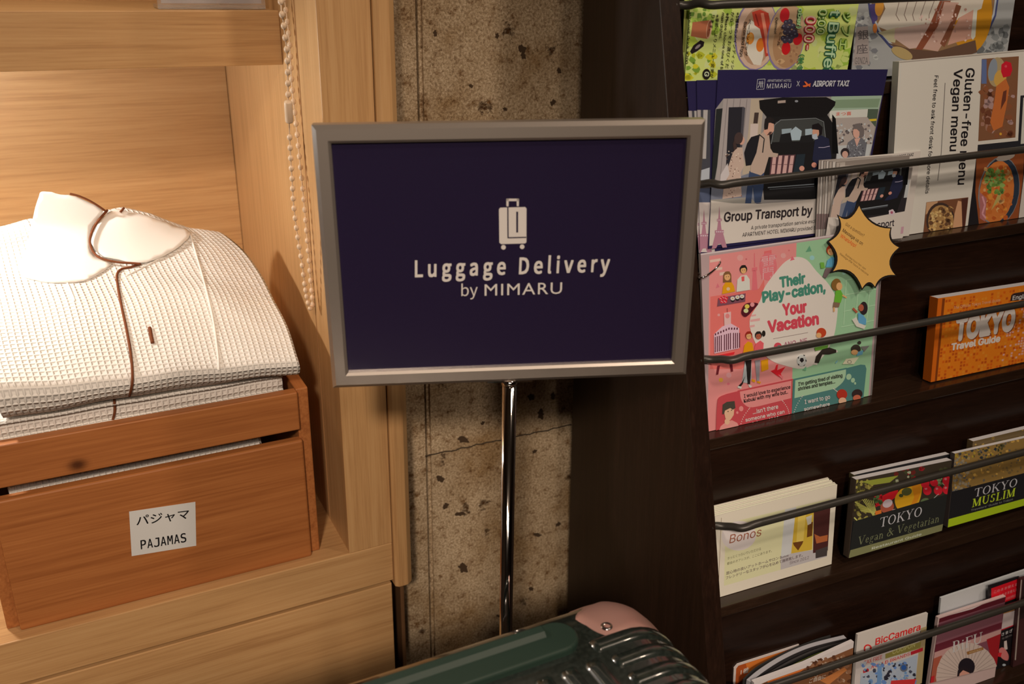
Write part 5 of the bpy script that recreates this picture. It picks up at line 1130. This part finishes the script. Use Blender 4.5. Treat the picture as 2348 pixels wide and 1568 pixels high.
# ---- tier 4
cards = [(0, 'foremost cream salon card with a small room picture'), (1, None)]
def bonos(k):
    s = sheet(4, .0158+k*.0021, 6.6); j = (k*37 % 5-2)*.7 if k else 0
    s.body([(1639.2-k*.6, 1184-k*3.9), (1919.8-k*3.4+j, 1110.8-k*2.6+j*.3), (1906.6-k*3.4+j, 1293-k*3.6), (1650.7-k*.4, 1370.8-k*3.8)], (196, 170, 146) if k == 0 else (190, 163+k % 2*5, 140), .0016)
    if k: return s.done('card', None, ['second cream card right behind the foremost salon card', 'third cream card from the front in the salon card stack', 'fourth cream card from the front in the salon card stack', 'fifth cream card from the front in the salon card stack', 'sixth cream card from the front in the salon card stack', 'seventh, rearmost cream card of the salon card stack'][k-1], 'card', 'cream salon cards')
    s.line([(1654, 1187), (1651, 1255), (1647.5, 1345)], 1, (110, 80, 56)); s.poly([(1664, 1200), (1903, 1143), (1896, 1276), (1800, 1303), (1660, 1343)], (186, 166, 124)); s.poly([(1800, 1168), (1826, 1162), (1815, 1268), (1790, 1280)], (176, 160, 150)); s.poly([(1790, 1280), (1815, 1268), (1897, 1256), (1896, 1276), (1790, 1306)], (160, 140, 132))
    s.ell(1694, 1228, 40, 34, (190, 164, 152), -10)
    s.poly([(1823, 1184), (1866, 1172), (1862, 1260), (1814, 1269)], (176, 134, 44)); s.poly([(1830, 1182), (1848, 1178), (1842, 1240), (1826, 1245)], (190, 152, 70)); s.polys([[(1818, 1244), (1842, 1240), (1840, 1246), (1830, 1262), (1820, 1250)], [(1852, 1200), (1864, 1196), (1862, 1228), (1850, 1232)]], (92, 50, 20)); s.poly([(1848, 1186), (1862, 1180), (1860, 1200), (1852, 1204)], (170, 150, 130))
    s.poly([(1866, 1172), (1904, 1162), (1898, 1262), (1864, 1268)], (64, 30, 26)); s.poly([(1867, 1224), (1880, 1230), (1898, 1226), (1897, 1240), (1872, 1246)], (150, 76, 40)); s.poly([(1870, 1262), (1898, 1252), (1896, 1274), (1870, 1280)], (60, 48, 44))
    s.text('Bonos', (1672, 1246), (1744.6, 1228), (3, -20), (128, 66, 44), -.012)
    I_ = (92, 78, 54); J_ = (90, 68, 66)
    s.text('ホッとくつろいでいただける', (1668, 1283), (1744.6, 1260.5), (0, -6), I_); s.text('都会のオアシスが、ここにあります。', (1667, 1295), (1769.5, 1265), (0, -6), I_); s.text('居心地の良いアットホームサロン Bonos', (1664.8, 1317.5), (1807.7, 1275), (0, -7), J_, .008); s.text('フレンドリーなスタッフが心を込めて施術致します。', (1664.3, 1328), (1840, 1275), (0, -7), J_, .008); s.text('Since 2012', (1810.4, 1293.5), (1854, 1281), (.6, -7), (110, 90, 86), .0)
    return s.done('card', None, cards[0][1], 'card', 'cream salon cards')
for k in range(7): bonos(k)
def vegan(s):
    s.clip = [(1964, 1100), (2183, 1055), (2160, 1216), (1946, 1279)]
    s.poly([(1950, 1095), (2200, 1040), (2180, 1131), (1957, 1195)], (52, 40, 30))
    s.blobs(70, (1960, 1095, 2000, 1195), 5, [(110, 92, 44), (70, 60, 30), (140, 120, 56)], 3); s.blobs(50, (2050, 1070, 2185, 1110), 5, [(130, 24, 28), (60, 56, 34), (90, 30, 24), (140, 130, 100)], 4); s.poly([(1975, 1104), (2060, 1090), (2040, 1106), (2000, 1112)], (126, 120, 44))
    s.poly([(2005, 1150), (2020, 1138), (2060, 1118), (2058, 1136), (2030, 1158), (2010, 1160)], (184, 26, 32)); s.blobs(16, (2005, 1135, 2022, 1160), 5, [(180, 30, 36), (80, 90, 50)], 8)
    s.poly(dense([(2052, 1152), (2054, 1136), (2070, 1118), (2094, 1108), (2112, 1106), (2113, 1130), (2103, 1158), (2080, 1168), (2060, 1168)], 3), (214, 148, 30)); s.poly([(2090, 1112), (2110, 1108), (2111, 1130), (2100, 1158), (2086, 1164), (2096, 1140)], (206, 120, 26)); s.ell(2079, 1127, 12, 9, (76, 72, 36), -15); s.ell(2066, 1136, 5, 4, (60, 62, 34))
    s.ell(2034, 1162, 16, 14, (150, 70, 50), -30); s.ell(2035, 1154, 12, 9, (190, 160, 156), -30); s.ell(2052, 1172, 8, 5, (190, 150, 140))
    for x, y in [(2126, 1124), (2151, 1124), (2142, 1104), (2171, 1102), (2171, 1122), (2121, 1108)]: s.ell(x, y, 10, 11, (184, 28, 38)); s.ell(x-3, y-4, 3, 2.6, (224, 120, 120))
    s.blobs(12, (2148, 1092, 2160, 1112), 4, [(84, 96, 52), (120, 130, 90)], 6); s.ell(2120, 1148, 10, 6, (84, 90, 56), -20); s.line([(2132, 1150), (2152, 1132)], 1.2, (160, 150, 140))
    for k in range(9): s.line([(1958+k*2, 1148+k*3), (1988+k*2, 1164+k*1.5), (2010-k*.8, 1184-k*.4)], 2, (166, 150, 74) if k % 2 else (140, 124, 56))
    for k in range(6): s.line([(1976+k*5, 1142+k*1), (2002+k*1.2, 1182-k*2)], 1.8, (172, 156, 80))
    s.poly([(2006, 1172), (2020, 1168), (2022, 1186), (2008, 1190)], (196, 98, 36)); s.poly([(1986, 1192), (1996, 1184), (2008, 1188), (1990, 1198)], (190, 84, 34)); s.line([(1958, 1186), (1966, 1194), (1984, 1192)], 3, (172, 156, 80))
    s.poly([(1957, 1195), (2180, 1130), (2160, 1216), (1946, 1279)], (32, 30, 27)); s.poly([(1949.5, 1261), (2162, 1201), (2159, 1216.5), (1945, 1280)], (112, 102, 66)); s.clip = None
    s.text('TOKYO', (2016, 1209), (2111.5, 1182), (3, -22), (190, 172, 166), ser=.8); s.text('Vegan & Vegetarian', (1965.5, 1250), (2152, 1196), (3.0, -19.5), (104, 98, 68), ser=.8); s.text('Restaurant Guide', (1998, 1259.5), (2112, 1226.5), (.8, -5.5), (176, 164, 140), .012)
book([(1964, 1100), (2183, 1055), (2160, 1216), (1946, 1279)], 4, .0075, 5, .0085, 'front dark vegetarian guide booklet with vegetables on its cover', 'booklet', 'vegetarian guide booklets', (60, 44, 34), vegan, name='booklet')
book([(1959, 1089), (2178, 1041), (2158, 1206), (1945, 1269)], 4, .0170, 5, .0075, 'second dark guide booklet right behind the vegetable covered one', 'booklet', 'vegetarian guide booklets', (70, 56, 34), lambda s: s.blobs(40, (1957, 1085, 1990, 1180), 4, [(120, 100, 50), (60, 50, 30)], 3), name='booklet')
def muslim(s):
    s.clip = [(2190, 1040), (2440, 984), (2414, 1140), (2173.3, 1209)]
    s.poly([(2180, 1030), (2450, 970), (2440, 1062), (2183.6, 1127)], (128, 92, 46)); s.blobs(300, (2186, 995, 2445, 1125), 3, [(160, 112, 50), (104, 78, 46), (182, 132, 62), (90, 76, 64)], 13); s.blobs(90, (2184, 1040, 2222, 1128), 3.4, [(112, 98, 84), (84, 74, 70), (130, 108, 84)], 14); s.blobs(70, (2190, 1020, 2300, 1052), 3.2, [(70, 60, 34), (150, 116, 40), (52, 50, 50)], 15)
    s.poly([(2183.6, 1127), (2442, 1060), (2416, 1142), (2172, 1212)], (27, 24, 24)); s.poly([(2173.8, 1190.5), (2348, 1143), (2420, 1123), (2416, 1140), (2173, 1210)], (146, 154, 24)); s.clip = None
    s.text('TOKYO', (2233, 1140), (2330.5, 1114.5), (3, -19.5), (190, 172, 166), ser=.8); s.text('MUSLIM', (2228, 1163), (2326, 1137), (2.6, -19), (160, 164, 36), ser=1.1); s.text('Travelers’ Guide to Tokyo', (2226, 1172), (2322, 1146), (.6, -4.4), (120, 112, 104), .0)
book([(2190, 1040), (2440, 984), (2414, 1140), (2173.3, 1209)], 4, .0075, 5, .006, 'front dark guide booklet with grains and a lime stripe', 'booklet', 'grain covered guide booklets', (60, 46, 40), muslim, name='booklet')
book([(2232, 1012), (2442, 962), (2410, 1120), (2210, 1190)], 4, .0160, 4, .008, 'second grain covered booklet standing behind the lime striped one', 'booklet', 'grain covered guide booklets', (90, 66, 40), lambda s: s.blobs(60, (2230, 985, 2430, 1040), 4, [(150, 110, 50), (80, 66, 40)], 5), (90, 66, 38), name='booklet')
# ---- tier 5, the lowest in view
def bent(name, pts, t, hgt, cols, label, group=None, c0=None):
    """a magazine that has slumped into a curve: its top edge runs through measured points at one height"""
    cz = c0; P = []
    for x, y in dense(pts, 6, False): P.append(on(x, y, rp(0, 0, cz), cR))
    e = empty(name, P[0]-cR*hgt, label, 'magazine', group); lay = [('cover', 0, .0008, cols[0]), ('page_block', .0008, t-.0008, cols[1]), ('back_cover', t-.0008, t, cols[0])]
    for nm, a, b, c in lay:
        bm = bmesh.new(); V = []
        for i, p in enumerate(P):
            tg = (P[min(i+1, len(P)-1)]-P[max(i-1, 0)]).normalized(); nn = tg.cross(cR).normalized()
            if nn.dot(bR) < 0: nn = -nn
            f = -bR*hgt*.0
            V.append([bm.verts.new(q) for q in (p+nn*a, p+nn*b, p+nn*b-cR*hgt+f, p+nn*a-cR*hgt+f)])
        for A, B in zip(V, V[1:]):
            for k in range(4): bm.faces.new((A[k], A[(k+1) % 4], B[(k+1) % 4], B[k])).smooth = False
        bm.faces.new(V[0][::-1]); bm.faces.new(V[-1]); finish(nm, bm, ink(rel(c, RW)), e, None)
    return e
s = sheet(5, .0472, 1.0); s.body([(1683, 1531), (1691, 1522), (1832, 1477), (1832, 1640), (1676, 1690)], (178, 150, 136), .0010); s.poly([(1688, 1533), (1693, 1526), (1830, 1482), (1830, 1640), (1680, 1680)], (150, 62, 24)); s.poly([(1710, 1521), (1800, 1492), (1790, 1540), (1720, 1560)], (184, 92, 34)); s.text('1番', (1698, 1546), (1717, 1540), (1, -11), (196, 170, 150), .02)
s.done('magazine', None, 'orange magazine with a white edge standing behind the bent black magazines', 'magazine')
CT = rl(on(1942, 1460, *[tier(5, .029, 4)[0], tier(5, .029, 4)[1]]))[2]
bent('magazine', [(1706, 1558), (1738, 1529), (1800, 1496.5), (1862, 1470.5), (1905, 1457)], .0014, CT-CN[5]-.0012, ((44, 38, 34), (60, 52, 48)), 'dark magazine bent into a curve, rearmost of the bent ones', 'bent magazines', CT)
bent('magazine', [(1723, 1565), (1752, 1541), (1800, 1511), (1860, 1485), (1942, 1464)], .0070, CT-CN[5]-.0012, ((44, 36, 34), (150, 132, 126)), 'bent magazine with a thick light grey page edge', 'bent magazines', CT)
bent('magazine', [(1742, 1556), (1770, 1540), (1820, 1512), (1880, 1487), (1955, 1468)], .0014, CT-CN[5]-.0012, ((60, 50, 46), (30, 26, 22)), 'thin black bent magazine between the grey page edge and the green line', 'bent magazines', CT)
bent('magazine', [(1762, 1551), (1782, 1540), (1820, 1518), (1880, 1492), (1956, 1473)], .0012, CT-CN[5]-.0012, ((30, 26, 22), (30, 26, 22)), 'thin black bent magazine just behind the green edged one', 'bent magazines', CT)
bent('magazine', [(1778, 1548), (1798, 1537), (1820, 1525), (1877, 1499), (1940, 1482)], .0020, CT-CN[5]-.0012, ((30, 26, 22), (126, 128, 28)), 'bent magazine whose cover edge shows as a lime green line', 'bent magazines', CT)
s = sheet(5, .0022, 5); s.body([(1729, 1565), (1847, 1521.6), (1958, 1471), (1946, 1620), (1736, 1690)], (190, 164, 152), .005); s.poly([(1735, 1570), (1847, 1531), (1968, 1480), (1968, 1620), (1724, 1690)], (112, 66, 40)); s.poly([(1760, 1562), (1845, 1532), (1830, 1545), (1760, 1572)], (186, 92, 40)); s.blobs(60, (1850, 1500, 1966, 1565), 6, [(150, 112, 88), (80, 44, 28), (128, 82, 56)], 3); s.poly([(1880, 1560), (1936, 1530), (1942, 1536), (1900, 1570)], (170, 96, 50)); s.text('ご自由に', (1855, 1566), (1893, 1554), (1, -9), (190, 160, 140), .01)
s.done('magazine', None, 'wood toned magazine with a white top edge in front of the bent magazines', 'magazine')
s = sheet(5, .0075, 5); s.body([(1966.6, 1455), (2127.7, 1405.6), (2113.5, 1566), (1955, 1624)], PW, .003); s.clip = s.out2 = [(1966.6, 1455), (2127.7, 1405.6), (2113.5, 1566), (1955, 1624)]
s.poly([(1960, 1512), (2120, 1460), (2112, 1580), (1950, 1630)], (176, 152, 140)); s.poly([(2112, 1440), (2130, 1434), (2114, 1568), (2098, 1572)], (150, 122, 84))
RD = (196, 40, 36); s.text('BicCamera', (2007, 1479), (2110.4, 1443.6), (1.2, -15), RD, .018); s.ring(1990, 1486, 9, 9, 3, RD); s.ell(1989, 1490, 5, 5, (206, 180, 166))
s.poly([(2030, 1499), (2112, 1470), (2110, 1486), (2030, 1510)], (132, 112, 54)); s.text('COUPON', (2046, 1500), (2098, 1482), (.6, -10), (170, 150, 90), .02); s.text('TAX FREE', (1981, 1524), (2022, 1510), (.6, -9), (176, 80, 74), .02)
s.polys([[(1979, 1536), (1992, 1531), (1992, 1539), (1979, 1543)], [(2088, 1494), (2116, 1484), (2116, 1492), (2088, 1502)]], (160, 28, 36)); s.text('WORLD BRANDS', (1994, 1534), (2086, 1502), (.4, -7), (180, 70, 66), .015)
s.poly([(1974, 1546), (2104, 1500), (2098, 1575), (1966, 1618)], (150, 146, 150)); s.blobs(90, (1976, 1520, 2098, 1570), 5, [(120, 146, 180), (60, 56, 66), (190, 180, 180), (90, 110, 150), (40, 36, 44), (180, 170, 170)], 5); s.ell(2072, 1531, 9, 9, (90, 86, 90)); s.ell(2072, 1530, 6, 6, (40, 70, 120)); s.poly([(2043, 1560), (2100, 1556), (2096, 1570), (2040, 1576)], (180, 40, 40)); s.poly([(2012, 1528), (2022, 1524), (2020, 1568), (2010, 1570)], (120, 148, 184)); s.clip = None
s.done('flyer', None, 'white shop flyer with red lettering and product pictures on the lowest tier', 'flyer')
# magazines at the right end
s = sheet(5, .0260, 3); s.body([(2158, 1371), (2470, 1267), (2452, 1500), (2136, 1590)], (172, 156, 146), .0025); s.poly([(2255, 1350), (2266, 1346), (2268, 1372), (2256, 1376)], (120, 104, 90)); s.line([(2186, 1396), (2212, 1387)], 1, (120, 108, 100)); s.ell(2320, 1324, 5, 3.5, (180, 40, 44)); s.done('magazine', None, 'tall pale grey magazine rising behind the fan cover magazine', 'magazine')
s = sheet(5, .0185, 3); s.body([(2268, 1344), (2338, 1322), (2332, 1516), (2262, 1548)], (26, 20, 20), .002); s.clip = [(2268, 1344), (2338, 1322), (2332, 1516), (2262, 1548)]
s.poly([(2273, 1349), (2335, 1327), (2333, 1370), (2273, 1392)], (190, 20, 30))
for k in range(3): s.text('このまま使える', (2279+k*12, 1360+k*8.5), (2333, 1341.5+k*12), (0, -6), (214, 120, 116), .012)
s.poly([(2299, 1400), (2333, 1388), (2332, 1396), (2298, 1410)], (150, 96, 50)); s.poly([(2298, 1408), (2332, 1398), (2330, 1430), (2296, 1444)], (186, 156, 146)); s.line([(2296, 1444), (2330, 1431)], 2.4, (170, 24, 34)); s.text('さまざま', (2296, 1458), (2330, 1444), (0, -7), (180, 160, 150), .02); s.text('な旅の本', (2297, 1466), (2328, 1454), (0, -4), (130, 112, 104), .0); s.poly([(2302, 1470), (2308, 1468), (2310, 1488), (2302, 1490)], (190, 160, 146)); s.poly(dense([(2290, 1490), (2300, 1484), (2312, 1500), (2310, 1514), (2296, 1508)], 3), (190, 100, 92)); s.poly([(2286, 1496), (2297, 1496), (2294, 1506), (2286, 1504)], (190, 30, 36)); s.ell(2302, 1524, 4, 2.6, (206, 196, 190)); s.clip = None
s.done('magazine', None, 'black magazine with a red headline box right behind the fan cover magazine', 'magazine')
s = sheet(5, .0130, 3); s.body([(2341, 1328), (2470, 1290), (2455, 1470), (2326, 1514)], (60, 30, 28), .004); s.line([(2342, 1329), (2328, 1513)], 3, (150, 124, 110)); s.poly([(2346, 1330), (2466, 1294), (2456, 1380), (2338, 1420)], (40, 26, 24)); s.done('magazine', None, 'dark magazine with a pale spine at the right edge of the lowest tier', 'magazine')
s = sheet(5, .0085, 5); s.body([(2151.5, 1416), (2306, 1366), (2286, 1529), (2131.5, 1567)], (178, 140, 128), .004); s.clip = [(2154, 1418), (2306, 1368), (2285, 1528), (2133, 1566)]
s.poly([(2140, 1410), (2310, 1355), (2290, 1540), (2120, 1580)], (112, 60, 66)); s.poly([(2154, 1418), (2306, 1368), (2304, 1380), (2152, 1428)], (76, 20, 26)); s.line([(2153, 1415), (2230, 1394), (2298, 1362)], 4, (190, 160, 150)); s.poly([(2142, 1456), (2300, 1398), (2296, 1430), (2144, 1492)], (122, 70, 74)); s.poly([(2145, 1478), (2298, 1426), (2296, 1440), (2142, 1496)], (92, 30, 38)); s.poly([(2142, 1496), (2296, 1442), (2294, 1458), (2140, 1512)], (170, 118, 108)); s.poly([(2262, 1466), (2296, 1452), (2286, 1530), (2270, 1500)], (140, 24, 28)); s.poly([(2140, 1510), (2160, 1502), (2146, 1564), (2132, 1568)], (150, 70, 50)); s.poly([(2134, 1552), (2143, 1548), (2141, 1566), (2132, 1568)], (170, 30, 34))
s.ell(2218, 1553, 72, 80, (178, 146, 130))
for k in range(22):
    a = math.radians(180+k*8.6); s.line([(2218+26*math.cos(a), 1551+28*math.sin(a)), (2218+71*math.cos(a), 1553+79*math.sin(a))], .8, (128, 100, 90))
s.text('BiFU', (2183, 1496), (2251, 1473), (1.5, -25), (206, 184, 172), ser=.9); s.poly([(2216, 1494), (2254, 1483), (2255, 1489), (2218, 1501)], (136, 84, 40)); s.text('SAMURAI', (2222, 1497.5), (2250, 1489.5), (.2, -3), (190, 160, 120))
s.ell(2216, 1529, 19, 21, (30, 22, 26), 10); s.ell(2209, 1552, 15, 22, (196, 128, 106)); s.poly([(2194, 1552), (2196, 1536), (2210, 1528), (2224, 1536), (2222, 1542), (2208, 1536), (2200, 1544), (2197, 1560)], (34, 24, 26)); s.ell(2202, 1552, 2.6, 1.2, (50, 30, 30)); s.ell(2215, 1547, 2.6, 1.2, (50, 30, 30)); s.ell(2226, 1548, 4, 5, (170, 60, 50)); s.ell(2209, 1564, 3, 1.5, (150, 40, 44)); s.clip = None
s.done('magazine', None, 'magazine with a folding fan and a woman on its cover, lowest tier', 'magazine')
